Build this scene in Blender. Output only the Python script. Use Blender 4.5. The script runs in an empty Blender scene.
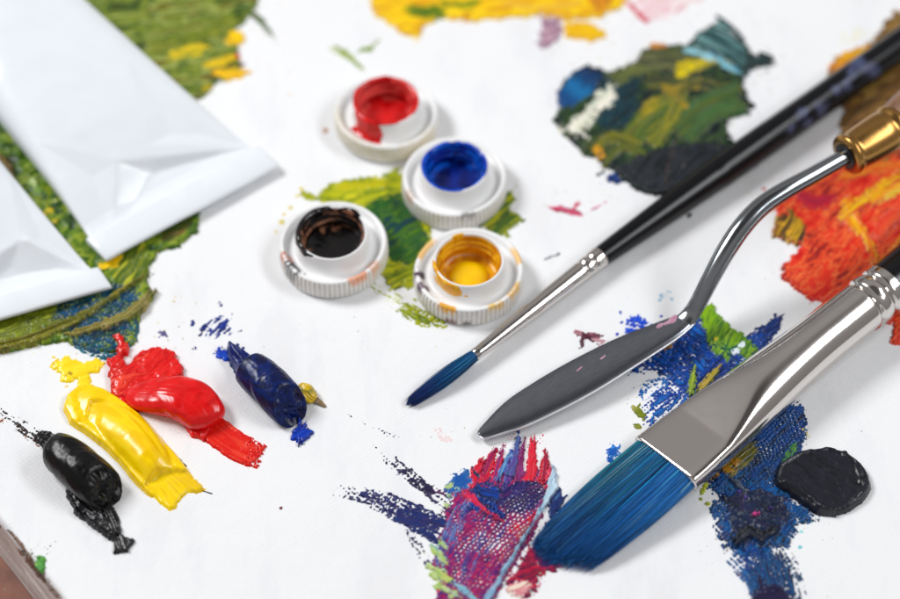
import bpy, math, random
import numpy as np
from mathutils import Vector, Matrix
R = math.radians
MM = 0.001                      # all lengths below are millimetres, meshes are written in metres
scene = bpy.context.scene
COL = scene.collection

# ------------------------------------------------------------------ camera model
EL = R(53.0); DIST = 340.0; WID = 150.0; FPX = 900.0*DIST/WID
CE, SE = math.cos(EL), math.sin(EL)
CAM = np.array([0.0, -DIST*CE, DIST*SE])
FW = np.array([0.0, CE, -SE]); UP = np.array([0.0, SE, CE])

def proj(x, y, z=0.0):
    dx = x; dy = y-CAM[1]; dz = z-CAM[2]
    d = dy*FW[1]+dz*FW[2]; u = dy*UP[1]+dz*UP[2]
    return 450+FPX*dx/d, 299.5-FPX*u/d

def at(px, py, z=0.0):
    a = (px-450)/FPX; b = -(py-299.5)/FPX
    ry = FW[1]+b*UP[1]; rz = FW[2]+b*UP[2]
    t = (z-CAM[2])/rz
    return np.array([a*t, CAM[1]+ry*t, z])

def at_many(p, z=0.0):
    return np.array([at(q[0], q[1], q[2] if len(q) > 2 else z) for q in p])

# ------------------------------------------------------------------ noise
def _h(ix, iy, s):
    n = (ix.astype(np.int64)*374761393 + iy.astype(np.int64)*668265263 + s*974711) & 0xffffffff
    n = ((n ^ (n >> 13))*1274126177) & 0xffffffff
    n = ((n ^ (n >> 15))*2246822519) & 0xffffffff
    n = n ^ (n >> 16)
    return (n & 0xffff)/65535.0

def noise(x, y, s=0):
    x = np.asarray(x, float); y = np.asarray(y, float)
    ix = np.floor(x); iy = np.floor(y); fx = x-ix; fy = y-iy
    fx = fx*fx*(3-2*fx); fy = fy*fy*(3-2*fy)
    a = _h(ix, iy, s); b = _h(ix+1, iy, s); c = _h(ix, iy+1, s); d = _h(ix+1, iy+1, s)
    return (a*(1-fx)+b*fx)*(1-fy)+(c*(1-fx)+d*fx)*fy

def fbm(x, y, s=0, o=4):
    t = 0; a = .5; tot = 0
    for i in range(o):
        t = t+a*noise(x, y, s+i*17); tot += a; a *= .5; x = x*2.03+11.3; y = y*2.03+5.7
    return t/tot

def ss(a, b, x):
    t = np.clip((x-a)/(b-a), 0, 1); return t*t*(3-2*t)

def lin(c):
    c = np.asarray(c, float)/255.0
    return np.where(c <= .04045, c/12.92, ((c+.055)/1.055)**2.4)

# canvas threads run parallel to the canvas edge
WA = math.atan2(at(62, 599)[1]-at(0, 522)[1], at(62, 599)[0]-at(0, 522)[0])
PITCH = 0.66
def weave(x, y):
    u = x*math.cos(WA)+y*math.sin(WA); v = -x*math.sin(WA)+y*math.cos(WA)
    u = u+.12*(noise(x*.6, y*.6, 91)-.5); v = v+.12*(noise(x*.6, y*.6, 92)-.5)
    return (np.cos(math.pi*u/PITCH)*np.cos(math.pi*v/PITCH))**2

# ------------------------------------------------------------------ scene helpers
def tag(o, label=None, cat=None, group=None, kind=None):
    if label: o['label'] = label
    if cat: o['category'] = cat
    if group: o['group'] = group
    if kind: o['kind'] = kind
    return o

def empty(name, loc, label, cat, group=None):
    o = bpy.data.objects.new(name, None); COL.objects.link(o)
    o.location = (loc[0]*MM, loc[1]*MM, loc[2]*MM); o.empty_display_size = .005
    return tag(o, label, cat, group)

def mesh(name, V, F, mat, parent=None, colors=None, smooth=True, origin=None, F2=None):
    """V in world mm. The object's origin goes to `origin` (or the parent's place)."""
    V = np.asarray(V, float)
    if parent is not None: origin = np.array(parent_loc(parent))
    elif origin is None:
        origin = np.array([(V[:, 0].min()+V[:, 0].max())/2, (V[:, 1].min()+V[:, 1].max())/2, 0.0])
    me = bpy.data.meshes.new(name)
    F = [tuple(int(i) for i in f) for f in F] if not isinstance(F, np.ndarray) else F
    if isinstance(F, np.ndarray):
        me.vertices.add(len(V)); me.vertices.foreach_set('co', ((V-origin)*MM).astype(np.float32).ravel())
        n = F.shape[0]; k = F.shape[1]
        me.loops.add(n*k); me.loops.foreach_set('vertex_index', F.astype(np.int32).ravel())
        me.polygons.add(n); me.polygons.foreach_set('loop_start', np.arange(0, n*k, k, dtype=np.int32))
        me.update(calc_edges=True); me.validate()
    else:
        me.from_pydata([tuple(v) for v in (V-origin)*MM], [], F)
    if colors is not None:
        ca = me.color_attributes.new('pigment', 'FLOAT_COLOR', 'POINT')
        c4 = np.ones((len(V), 4), np.float32); c4[:, :3] = colors
        ca.data.foreach_set('color', c4.ravel())
    me.polygons.foreach_set('use_smooth', [smooth]*len(me.polygons))
    me.materials.append(mat); me.update()
    o = bpy.data.objects.new(name, me); COL.objects.link(o)
    if parent is not None: o.parent = parent
    else: o.location = tuple(origin*MM)
    return o

def parent_loc(p):
    l = np.array(p.location)/MM
    while p.parent is not None: p = p.parent; l = l+np.array(p.location)/MM
    return l

def grid_faces(nr, nc, wrap=True):
    r, c = np.meshgrid(np.arange(nr-1), np.arange(nc if wrap else nc-1), indexing='ij')
    c2 = (c+1) % nc
    return np.stack([r*nc+c, r*nc+c2, (r+1)*nc+c2, (r+1)*nc+c], -1).reshape(-1, 4)

# ------------------------------------------------------------------ paint engine: relief laid on the canvas, mm
def resample(pts, vals, n=40):
    pts = np.asarray(pts, float); t = np.linspace(0, 1, len(pts)); s = np.linspace(0, 1, n)
    def cr(v):
        v = np.asarray(v, float); k = len(v)
        if k < 3: return np.interp(s, t, v)
        out = []
        for q in s:
            f = q*(k-1); i = min(int(f), k-2); f -= i
            p0 = v[max(i-1, 0)]; p1 = v[i]; p2 = v[i+1]; p3 = v[min(i+2, k-1)]
            out.append(.5*((2*p1)+(-p0+p2)*f+(2*p0-5*p1+4*p2-p3)*f*f+(-p0+3*p1-3*p2+p3)*f**3))
        return np.array(out)
    P = np.stack([cr(pts[:, i]) for i in range(pts.shape[1])], -1)
    vv = np.asarray(vals, float)
    if vv.ndim == 0: W = np.full(n, float(vv))
    else: W = np.interp(s, np.linspace(0, 1, len(vv)), vv)
    return P, W

def pal(cols, t):
    C = lin(np.array(cols)); n = len(cols)
    if n == 1: return np.broadcast_to(C[0], t.shape+(3,)).copy()
    f = np.clip(t, 0, .9999)*(n-1); i = f.astype(int); f = (f-i)[..., None]
    f = f*f*(3-2*f)
    return C[i]*(1-f)+C[i+1]*f

def contrast(t, k=2.2): return np.clip((t-.5)*k+.5, 0, 1)

class Smear:
    def __init__(s, seed, frg=.7): s.L = []; s.seed = seed; s.frg = frg
    def stroke(s, pts, w, cols, **k): s.L.append(('s', pts, w, cols, k)); return s
    def poly(s, pts, cols, **k): s.L.append(('p', pts, None, cols, k)); return s
    def holes(s, pts, thr, **k): s.L.append(('h', pts, thr, [(0, 0, 0)], k)); return s
    def dots(s, lst, cols, **k): s.L.append(('d', lst, None, cols, k)); return s
    def build(s, name, mat, parent=None, step=.15, clip=None, ramp=1.3):
        xs = []; ys = []
        for ty, p, w, c, k in s.L:
            if ty == 'h': continue
            m = 6 if ty != 'd' else 3
            if ty == 's': m += np.max(w)/2
            for q in p:
                r = m+(q[2] if ty == 'd' else 0)
                for a, b in ((-r, -r), (r, r), (-r, r), (r, -r)):
                    g = at(q[0]+a, q[1]+b); xs.append(g[0]); ys.append(g[1])
        x = np.arange(min(xs), max(xs), step); y = np.arange(min(ys), max(ys), step)
        X, Y = np.meshgrid(x, y); PX, PY = proj(X, Y)
        ok = (PX > -40) & (PX < 940) & (PY > -40) & (PY < 640)
        W = weave(X, Y)
        F = np.full(X.shape, -3.0); H = np.zeros(X.shape); C = np.zeros(X.shape+(3,))
        for li, (ty, pts, w, cols, k) in enumerate(s.L):
            sd = s.seed*101+li*13
            edge = k.get('edge', 2.5); es = k.get('es', 4.0)
            if ty == 'h':                          # bare thread tops showing through: staggered dashes along the weave
                P = np.asarray(pts, float); ins = np.zeros(X.shape, bool); dmin = np.full(X.shape, 1e9)
                for i in range(len(P)):
                    a = P[i]; b = P[(i+1) % len(P)]; d = b-a
                    t = np.clip(((PX-a[0])*d[0]+(PY-a[1])*d[1])/(d@d+1e-9), 0, 1)
                    dmin = np.minimum(dmin, np.hypot(PX-a[0]-t*d[0], PY-a[1]-t*d[1]))
                    if a[1] != b[1]: ins ^= ((a[1] > PY) != (b[1] > PY)) & (PX < (b[0]-a[0])*(PY-a[1])/(b[1]-a[1])+a[0])
                HA = k.get('ha', R(-45)); un = X*math.cos(HA)+Y*math.sin(HA)+.5*(noise(X*.9, Y*.9, 71)-.5); vn = -X*math.sin(HA)+Y*math.cos(HA)+.6*(noise(X*.9, Y*.9, 72)-.5)
                row = np.floor(un/.62); fu = (un/.62-row-.5)*2; fv = ((vn/.74+.5*(row % 2)) % 1-.5)*2
                lng = k.get('long', 1.0)*(.6+.9*fbm(X*.25, Y*.25, sd, 2))
                hd = np.hypot(fu*1.15, fv/lng)
                size = w*(-.35+2.3*fbm(X*.3, Y*.3, sd+3, 3))+.25*(noise(un*3, vn*3, sd+5)-.5)
                size = size*ss(0, 8, np.where(ins, dmin, -dmin))
                F = np.minimum(F, np.where(size > .12, (hd-size)*3.5, 9)); H = H*(1-.35*np.clip(1-hd, 0, 1)*ss(0, 8, np.where(ins, dmin, -dmin)))
                continue
            if ty == 's':
                P, HW = resample(pts, np.asarray(w, float)/2.0, k.get('n', 36))
                best = np.full(X.shape, 1e9); V = np.zeros(X.shape); S = np.zeros(X.shape); HWv = np.zeros(X.shape); E = np.zeros(X.shape)
                acc = 0.0
                for i in range(len(P)-1):
                    a = P[i]; d = P[i+1]-a; L = math.hypot(*d)+1e-9; d = d/L
                    rx = PX-a[0]; ry = PY-a[1]; t = rx*d[0]+ry*d[1]; tc = np.clip(t, 0, L)
                    v = -rx*d[1]+ry*d[0]
                    dd = np.hypot(rx-tc*d[0], ry-tc*d[1]); m = dd < best
                    best = np.where(m, dd, best); V = np.where(m, v, V); S = np.where(m, acc+t, S)
                    HWv = np.where(m, HW[i]+(HW[i+1]-HW[i])*tc/L, HWv)
                    acc += L
                T = acc
                sk = k.get('sk', 1.6); sl = k.get('sl', 22.0)
                st = .65*noise(V/sk+50, S/sl, sd)+.35*noise(V/(sk*.45)+50, S/(sl*.5), sd+1)
                cov = HWv-np.abs(V)+edge*(fbm(X*1.3, Y*1.3, sd+2, 3)-.5)*2
                rag = k.get('rag', 6.0)           # ragged ends follow the bristles
                cov = np.minimum(cov, S+rag*(st-.35)*2+HWv*.0)
                cov = np.minimum(cov, T-S+rag*(noise(V/sk+9, S*0+3, sd+5)-.35)*2)
                u = np.clip(S/T, 0, 1)
            elif ty == 'p':
                P = np.asarray(pts, float); n = len(P)
                dmin = np.full(X.shape, 1e9); ins = np.zeros(X.shape, bool)
                for i in range(n):
                    a = P[i]; b = P[(i+1) % n]; d = b-a; L2 = d@d+1e-9
                    t = np.clip(((PX-a[0])*d[0]+(PY-a[1])*d[1])/L2, 0, 1)
                    dmin = np.minimum(dmin, np.hypot(PX-a[0]-t*d[0], PY-a[1]-t*d[1]))
                    if a[1] != b[1]:
                        c = ((a[1] > PY) != (b[1] > PY)) & (PX < (b[0]-a[0])*(PY-a[1])/(b[1]-a[1])+a[0]); ins ^= c
                an = R(k.get('ang', 0)); warp = k.get('warp', 5.0)
                wx = warp*(fbm(PX/22, PY/22, sd+7, 2)-.5)*2
                V = -PX*math.sin(an)+PY*math.cos(an)+wx; S = PX*math.cos(an)+PY*math.sin(an)
                sk = k.get('sk', 2.5); sl = k.get('sl', 30.0)
                st = .6*noise(V/sk+50, S/sl, sd)+.4*noise(V/(sk*.4)+50, S/(sl*.4), sd+1)
                mixb = k.get('blot', .35)
                st = st*(1-mixb)+mixb*fbm(PX/14, PY/14, sd+8, 3)
                cov = np.where(ins, dmin, -dmin)+edge*(fbm(PX/es, PY/es, sd+2, 3)-.5)*2.4+k.get('fr', 0)*(st-.5)*2
                u = st
            else:
                cov = np.full(X.shape, -3.0)
                for q in pts:
                    dd = np.hypot(PX-q[0], (PY-q[1])*1.2)
                    cov = np.maximum(cov, q[2]-dd)
                cov = cov+edge*(fbm(PX/es, PY/es, sd+2, 3)-.5)*2
                st = fbm(PX/6, PY/6, sd+8, 3); u = st
            dry = k.get('dry', 0)
            if ty == 's' and np.ndim(dry): dry = np.interp(u, np.linspace(0, 1, len(dry)), dry)
            if np.any(np.asarray(dry) > 0):
                ds = k.get('ds', .5)
                wm = k.get('wv', .32); q = (wm*W+(1-wm)*contrast(fbm(X*2.6, Y*2.6, sd+6, 3), 1.7))*(1-ds)+ds*contrast(st, 1.6)+.45*(fbm(X*.8, Y*.8, sd+4, 3)-.5)
                ed = ss(k.get('dryw', 14.0), 0, cov)*k.get('edry', .15)
                cov = np.where(np.asarray(dry) > 0, np.minimum(cov, (q-dry-ed)*k.get('dk', 9)), cov)
            fg = k.get('frg', s.frg)
            if fg > 0:                             # broken edge: pinholes just inside, crumbs just outside
                nf = .7*contrast(fbm(X*2.7, Y*2.7, sd+61, 3), 1.8)+.3*W
                cov = np.where(cov > 0, np.minimum(cov, (nf-.42*fg+cov*.10/fg)*7), np.maximum(cov, np.where(cov > -9*fg, (nf-.80+cov*.035/fg)*6, -3)))
            soft = k.get('soft', 1.2)
            a = ss(0, soft, cov)*k.get('a', 1.0)
            ac = np.where((F < 0) & (cov > F), ss(-2.5, -1.0, cov), a)
            tt = u if (k.get('along') and ty == 's') else contrast(st, k.get('con', 2.2))
            if k.get('along') and ty == 's': tt = u+.25*(st-.5)
            if k.get('grad') is not None:
                g = k['grad']; tt = ((PX-g[0])*(g[2]-g[0])+(PY-g[1])*(g[3]-g[1]))/((g[2]-g[0])**2+(g[3]-g[1])**2)+k.get('gn', .5)*(st-.5)
            cl = pal(cols, tt)
            C = C*(1-ac[..., None])+cl*ac[..., None]
            h = k.get('h', .35)*(1-k.get('ridge', .5)*(1-st))
            if k.get('mound') is not None and ty == 's':
                h = h+np.interp(u, np.linspace(0, 1, len(k['mound'])), k['mound'])*np.sqrt(np.clip(1-(V/np.maximum(HWv, .1))**2, 0, 1))*np.sqrt(np.clip(np.minimum(S, T-S)/k.get('mend', 8.0), 0, 1))
            if k.get('rim'):                      # paint pushed up at the edge of the stroke
                h = h+k['rim']*np.exp(-((cov-2.2)/1.6)**2)
            if k.get('dome'):
                h = h+k['dome']*np.sqrt(np.clip(cov/k.get('domew', 15.0), 0, 1))
            h = h+.75*k.get('lump', 0)*(fbm(X*.75, Y*.75, sd+9, 3)-.4)
            H = H*(1-a)+np.maximum(h, H*k.get('keep', .35)+h*.6)*a
            F = np.maximum(F, np.minimum(cov, 4)) if not k.get('erase') else np.minimum(F, -cov)
        if clip is not None: F = np.minimum(F, clip(PX, PY))
        if ramp > 2:                               # thick paint settles smooth
            for _ in range(10):
                Hp = np.pad(H, 1, mode='edge'); H = .5*H+.125*(Hp[:-2, 1:-1]+Hp[2:, 1:-1]+Hp[1:-1, :-2]+Hp[1:-1, 2:])
        Hb = np.maximum(H, .03)
        q_ = np.clip(F/ramp, 0, 1); q_ = q_ if ramp < 2 else np.sqrt(1-(1-q_)**2)
        Z = np.where(F > 0, q_*Hb, np.clip(F*.09, -.14, 0))
        Z += np.where(F > .5, .02*(W-.5), 0)*(0 if ramp > 2 else 1)
        m = (F > -1.6) & ok
        fm = m[:-1, :-1] | m[1:, :-1] | m[:-1, 1:] | m[1:, 1:]
        fm &= ((F[:-1, :-1] > 0) | (F[1:, :-1] > 0) | (F[:-1, 1:] > 0) | (F[1:, 1:] > 0)) & (ok[:-1, :-1] & ok[1:, 1:])
        nr, nc = X.shape
        r, c = np.nonzero(fm)
        i0 = r*nc+c; Fq = np.stack([i0, i0+1, i0+nc+1, i0+nc], -1)
        used, inv = np.unique(Fq.ravel(), return_inverse=True)
        V3 = np.stack([X.ravel(), Y.ravel(), Z.ravel()], -1)[used]
        return mesh(name, V3, inv.reshape(-1, 4), mat, parent, colors=C.reshape(-1, 3)[used])

# ------------------------------------------------------------------ materials
def new_mat(name):
    m = bpy.data.materials.new(name); m.use_nodes = True
    nt = m.node_tree; b = nt.nodes['Principled BSDF']; return m, nt, b

def nd(nt, t, **k):
    n = nt.nodes.new(t)
    for a, v in k.items():
        if a.startswith('_'): n.inputs[a[1:].replace('_', ' ')].default_value = v
        else: setattr(n, a, v)
    return n

def coord(nt, scale=1000.0):
    tc = nd(nt, 'ShaderNodeTexCoord'); mp = nd(nt, 'ShaderNodeMapping')
    mp.inputs['Scale'].default_value = (scale,)*3
    nt.links.new(tc.outputs['Object'], mp.inputs['Vector']); return mp.outputs['Vector']

def noise_node(nt, vec, sc, det=4, rough=.55):
    n = nd(nt, 'ShaderNodeTexNoise'); n.inputs['Scale'].default_value = sc
    n.inputs['Detail'].default_value = det; n.inputs['Roughness'].default_value = rough
    nt.links.new(vec, n.inputs['Vector']); return n.outputs['Fac']

def ramp(nt, fac, stops):
    r = nd(nt, 'ShaderNodeValToRGB'); e = r.color_ramp.elements
    while len(e) < len(stops): e.new(.5)
    for i, (p, c) in enumerate(stops):
        e[i].position = p; e[i].color = tuple(c) + (1,) if len(c) == 3 else c
    nt.links.new(fac, r.inputs['Fac']); return r.outputs['Color']

def add_bump(nt, b, h, strength, dist, prev=None):
    bp = nd(nt, 'ShaderNodeBump'); bp.inputs['Strength'].default_value = strength; bp.inputs['Distance'].default_value = dist*MM
    nt.links.new(h, bp.inputs['Height'])
    if prev: nt.links.new(prev, bp.inputs['Normal'])
    nt.links.new(bp.outputs['Normal'], b.inputs['Normal']); return bp.outputs['Normal']

def paint_mat(name, rough=.32, bump=.5, bsc=2.2, coat=.0, spec=.36, sss=0.0):
    m, nt, b = new_mat(name)
    a = nd(nt, 'ShaderNodeAttribute', attribute_name='pigment')
    nt.links.new(a.outputs['Color'], b.inputs['Base Color'])
    v = coord(nt); n1 = noise_node(nt, v, bsc, 5); n2 = noise_node(nt, v, .9, 3)
    rr = nd(nt, 'ShaderNodeMapRange'); rr.inputs['To Min'].default_value = rough*.6; rr.inputs['To Max'].default_value = rough*1.5
    nt.links.new(n2, rr.inputs['Value']); nt.links.new(rr.outputs['Result'], b.inputs['Roughness'])
    add_bump(nt, b, n1, bump, .12)
    b.inputs['Specular IOR Level'].default_value = spec
    b.inputs['Coat Weight'].default_value = coat; b.inputs['Coat Roughness'].default_value = .12
    if sss:
        b.inputs['Subsurface Weight'].default_value = sss; b.inputs['Subsurface Scale'].default_value = .001
        b.inputs['Subsurface Radius'].default_value = (1, .5, .3)
    return m

def metal_mat(name, col, rough, aniso=0, scratch=.0, sdir=None, dirt=None):
    m, nt, b = new_mat(name)
    b.inputs['Metallic'].default_value = 1; b.inputs['Roughness'].default_value = rough
    b.inputs['Base Color'].default_value = tuple(lin(col))+(1,)
    v = coord(nt)
    n = noise_node(nt, v, .5, 5)
    rr = nd(nt, 'ShaderNodeMapRange'); rr.inputs['To Min'].default_value = rough*.85; rr.inputs['To Max'].default_value = rough*1.25
    nt.links.new(n, rr.inputs['Value']); nt.links.new(rr.outputs['Result'], b.inputs['Roughness'])
    if sdir is not None:
        nt.links.remove(b.inputs['Roughness'].links[0]); b.inputs['Roughness'].default_value = rough
        mp = nd(nt, 'ShaderNodeMapping'); mp.inputs['Rotation'].default_value = (0, 0, -sdir); mp.inputs['Scale'].default_value = (30, 8000, 8000)
        tc = nd(nt, 'ShaderNodeTexCoord')
        rot = nd(nt, 'ShaderNodeVectorRotate', rotation_type='Z_AXIS'); rot.inputs['Angle'].default_value = -sdir
        nt.links.new(tc.outputs['Object'], rot.inputs['Vector'])
        mp.inputs['Rotation'].default_value = (0, 0, 0); nt.links.new(rot.outputs['Vector'], mp.inputs['Vector'])
        s = noise_node(nt, mp.outputs['Vector'], 1.0, 3)
        cr = ramp(nt, s, [(.35, lin(np.array(col)*.93)), (.65, lin(np.array(col)*1.05))]); nt.links.new(cr, b.inputs['Base Color'])
        add_bump(nt, b, s, scratch, .03)
    return m, nt, b
M = {}
M['paint'] = paint_mat('oil_paint', .33, .2)
M['thick'] = paint_mat('thick_glossy_paint', .2, .05, .8, spec=.42)
M['far'] = paint_mat('buttery_paint', .38, .15)

# primed canvas
def mk_canvas():
    m, nt, b = new_mat('primed_canvas')
    v = coord(nt)
    n = noise_node(nt, v, .05, 4)
    base = ramp(nt, n, [(0, (.83, .84, .855)), (1, (.87, .875, .885))])
    g = nd(nt, 'ShaderNodeMapping'); g.inputs['Scale'].default_value = (1, .35, 1); g.inputs['Rotation'].default_value = (0, 0, .6); nt.links.new(v, g.inputs['Vector'])
    wipe = ramp(nt, noise_node(nt, g.outputs['Vector'], .09, 7, .68), [(.52, (1, 1, 1)), (.62, (.955, .955, .965)), (.68, (.97, .955, .95)), (.8, (.93, .935, .95))])
    dust = ramp(nt, noise_node(nt, v, .55, 3, .8), [(.735, (1, 1, 1)), (.765, (.72, .70, .70))])
    m1 = nd(nt, 'ShaderNodeMixRGB', blend_type='MULTIPLY'); m1.inputs[0].default_value = 1; nt.links.new(base, m1.inputs[1]); nt.links.new(wipe, m1.inputs[2])
    m2 = nd(nt, 'ShaderNodeMixRGB', blend_type='MULTIPLY'); m2.inputs[0].default_value = 1; nt.links.new(m1.outputs[0], m2.inputs[1]); nt.links.new(dust, m2.inputs[2])
    nt.links.new(m2.outputs[0], b.inputs['Base Color'])
    b.inputs['Roughness'].default_value = .6; b.inputs['Specular IOR Level'].default_value = .3
    rot = nd(nt, 'ShaderNodeVectorRotate', rotation_type='Z_AXIS'); rot.inputs['Angle'].default_value = -WA
    wn = nd(nt, 'ShaderNodeTexNoise'); wn.inputs['Scale'].default_value = .6; nt.links.new(v, wn.inputs['Vector'])
    wm = nd(nt, 'ShaderNodeVectorMath', operation='MULTIPLY_ADD'); wm.inputs[1].default_value = (.25,)*3
    nt.links.new(wn.outputs['Color'], wm.inputs[0]); nt.links.new(v, wm.inputs[2])
    nt.links.new(wm.outputs[0], rot.inputs['Vector'])
    sp = nd(nt, 'ShaderNodeSeparateXYZ'); nt.links.new(rot.outputs['Vector'], sp.inputs[0])
    def co(o):
        a = nd(nt, 'ShaderNodeMath', operation='MULTIPLY'); a.inputs[1].default_value = math.pi/PITCH; nt.links.new(o, a.inputs[0])
        c = nd(nt, 'ShaderNodeMath', operation='COSINE'); nt.links.new(a.outputs[0], c.inputs[0]); return c.outputs[0]
    mu = nd(nt, 'ShaderNodeMath', operation='MULTIPLY'); nt.links.new(co(sp.outputs[0]), mu.inputs[0]); nt.links.new(co(sp.outputs[1]), mu.inputs[1])
    sq = nd(nt, 'ShaderNodeMath', operation='MULTIPLY'); nt.links.new(mu.outputs[0], sq.inputs[0]); nt.links.new(mu.outputs[0], sq.inputs[1])
    p = add_bump(nt, b, sq.outputs[0], .16, .12)
    p = add_bump(nt, b, noise_node(nt, v, 1.9, 5, .7), .30, .10, p)
    add_bump(nt, b, noise_node(nt, v, .12, 3), .35, .8, p)
    return m
M['canvas'] = mk_canvas()

def mk_plain(name, c, rough, spec=.5, bs=0, bump=0, c2=None, sc=.3, coat=0):
    m, nt, b = new_mat(name); v = coord(nt)
    if c2: nt.links.new(ramp(nt, noise_node(nt, v, sc, 5), [(.35, lin(c)), (.65, lin(c2))]), b.inputs['Base Color'])
    else: b.inputs['Base Color'].default_value = tuple(lin(c))+(1,)
    b.inputs['Roughness'].default_value = rough; b.inputs['Specular IOR Level'].default_value = spec
    b.inputs['Coat Weight'].default_value = coat; b.inputs['Coat Roughness'].default_value = .1
    if bump: add_bump(nt, b, noise_node(nt, v, bs, 5), bump, .2)
    return m
M['tube'] = mk_plain('white_enamelled_foil', (233, 238, 243), .22, .5, .3, .10)
M['cap'] = mk_plain('white_plastic', (238, 238, 238), .38, .5, .6, .08)
M['black'] = mk_plain('black_lacquer', (9, 10, 14), .22, .35, .3, .06)
M['dark_hole'] = mk_plain('hole_shade_black', (22, 22, 24), .4)  # near-black tone for the shade in the collar's hole
M['steel'] = metal_mat('nickel_plated_ferrule', (214, 209, 205), .11, scratch=.0)[0]
M['bevel'] = metal_mat('glint_bevel_steel', (235, 236, 240), .38)[0]  # lighter than the blade steel, so the edge glint is partly in the colour
M['neck'] = metal_mat('polished_steel', (150, 155, 160), .14)[0]
M['brass'] = metal_mat('worn_brass', (180, 136, 76), .27)[0]
def mk_wood():
    m, nt, b = new_mat('varnished_wood'); v = coord(nt, 1000)
    a = math.atan2(60, 60)
    rot = nd(nt, 'ShaderNodeVectorRotate', rotation_type='Z_AXIS'); rot.inputs['Angle'].default_value = -R(48); nt.links.new(v, rot.inputs['Vector'])
    mp = nd(nt, 'ShaderNodeMapping'); mp.inputs['Scale'].default_value = (.06, 1.2, 1.2); nt.links.new(rot.outputs['Vector'], mp.inputs['Vector'])
    n = noise_node(nt, mp.outputs['Vector'], 1, 5)
    nt.links.new(ramp(nt, n, [(.3, lin((96, 66, 46))), (.7, lin((150, 112, 84)))]), b.inputs['Base Color'])
    b.inputs['Roughness'].default_value = .4; return m
M['wood'] = mk_wood()
M['table'] = mk_plain('reddish_table_wood', (150, 92, 66), .5, .5, .4, .2, (110, 62, 44), .15)
M['hair'] = None
def mk_attr(name, rough, spec=.5, sheen=0):
    m, nt, b = new_mat(name)
    a = nd(nt, 'ShaderNodeAttribute', attribute_name='pigment'); nt.links.new(a.outputs['Color'], b.inputs['Base Color'])
    b.inputs['Roughness'].default_value = rough; b.inputs['Specular IOR Level'].default_value = spec
    return m
M['hair'] = mk_attr('stained_bristle', .35, .4)
M['lacquer'] = mk_attr('stained_black_lacquer', .24, .3)
def mk_blade():
    SD = math.atan2(at(690, 318)[1]-at(478, 434)[1], at(690, 318)[0]-at(478, 434)[0])
    m, nt, b = metal_mat('brushed_blade_steel', (138, 142, 151), .25, scratch=.25, sdir=SD)
    return m
M['blade'] = mk_blade()
M['cloth_side'] = mk_plain('bare_canvas_side', (238, 234, 231), .75, .2, .9, .5, (214, 206, 202), .12)
M['thick2'] = paint_mat('leathery_black_paint', .3, .5, 2.5, coat=.15)
# ------------------------------------------------------------------ table and canvas
V = [(-400, -300, -18.6), (500, -300, -18.6), (500, 700, -18.6), (-400, 700, -18.6)]
V = np.array(V, float)
t_ = mesh('table_top', V, np.array([[0, 1, 2, 3]]), M['table'], smooth=False, origin=np.array([0., 0, -18.6])); tag(t_, kind='structure')

def build_canvas():
    e = empty('canvas', (0, 0, -18.5), 'white primed canvas under all the paints, its painted side showing at the lower left corner', 'canvas')
    A = at(0, 522); d = np.array([math.cos(WA), math.sin(WA), 0]); n = np.array([math.sin(WA), -math.cos(WA), 0])
    if n[0] > 0: n = -n               # n points outwards (lower left)
    if d[1] > 0: d = -d
    # profile across the edge: flat sheet -> rounded corner -> side, along d
    s = np.concatenate([np.linspace(-500, -120, 6), np.linspace(-100, 100, 201), np.linspace(140, 300, 4)])
    prof = [(500, 0), (200, 0), (60, 0), (20, 0), (6, 0), (2.4, 0), (1.2, 0), (.8, -.05), (.45, -.25), (.15, -.6), (0, -1.1)]
    rad = []
    for (a, z) in prof: rad.append((a, z))
    side = [(0, z) for z in np.linspace(-1.1, -18.4, 36)]
    V = []
    for (a, z) in rad:
        for q in s: V.append(A+d*q-n*a+np.array([0, 0, z]))
    mesh('cloth_face', np.array(V), grid_faces(len(rad), len(s), False)[:, ::1], M['canvas'], e)
    V = []
    for (a, z) in side:
        for q in s:
            w = .35*(fbm(np.array(q*.08), np.array(z*.35), 5, 3)-.5)*min(1, (-z-1.1)/2)
            fold = .9*math.exp(-((z+9+.04*q)/.5)**2)*(1 if q > 4 else .2)
            V.append(A+d*q-n*(a-w-fold*.4)+np.array([0, 0, z]))
    V = np.array(V)
    mesh('cloth_side', V, grid_faces(len(side), len(s), False), M['cloth_side'], e)
build_canvas()

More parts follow.
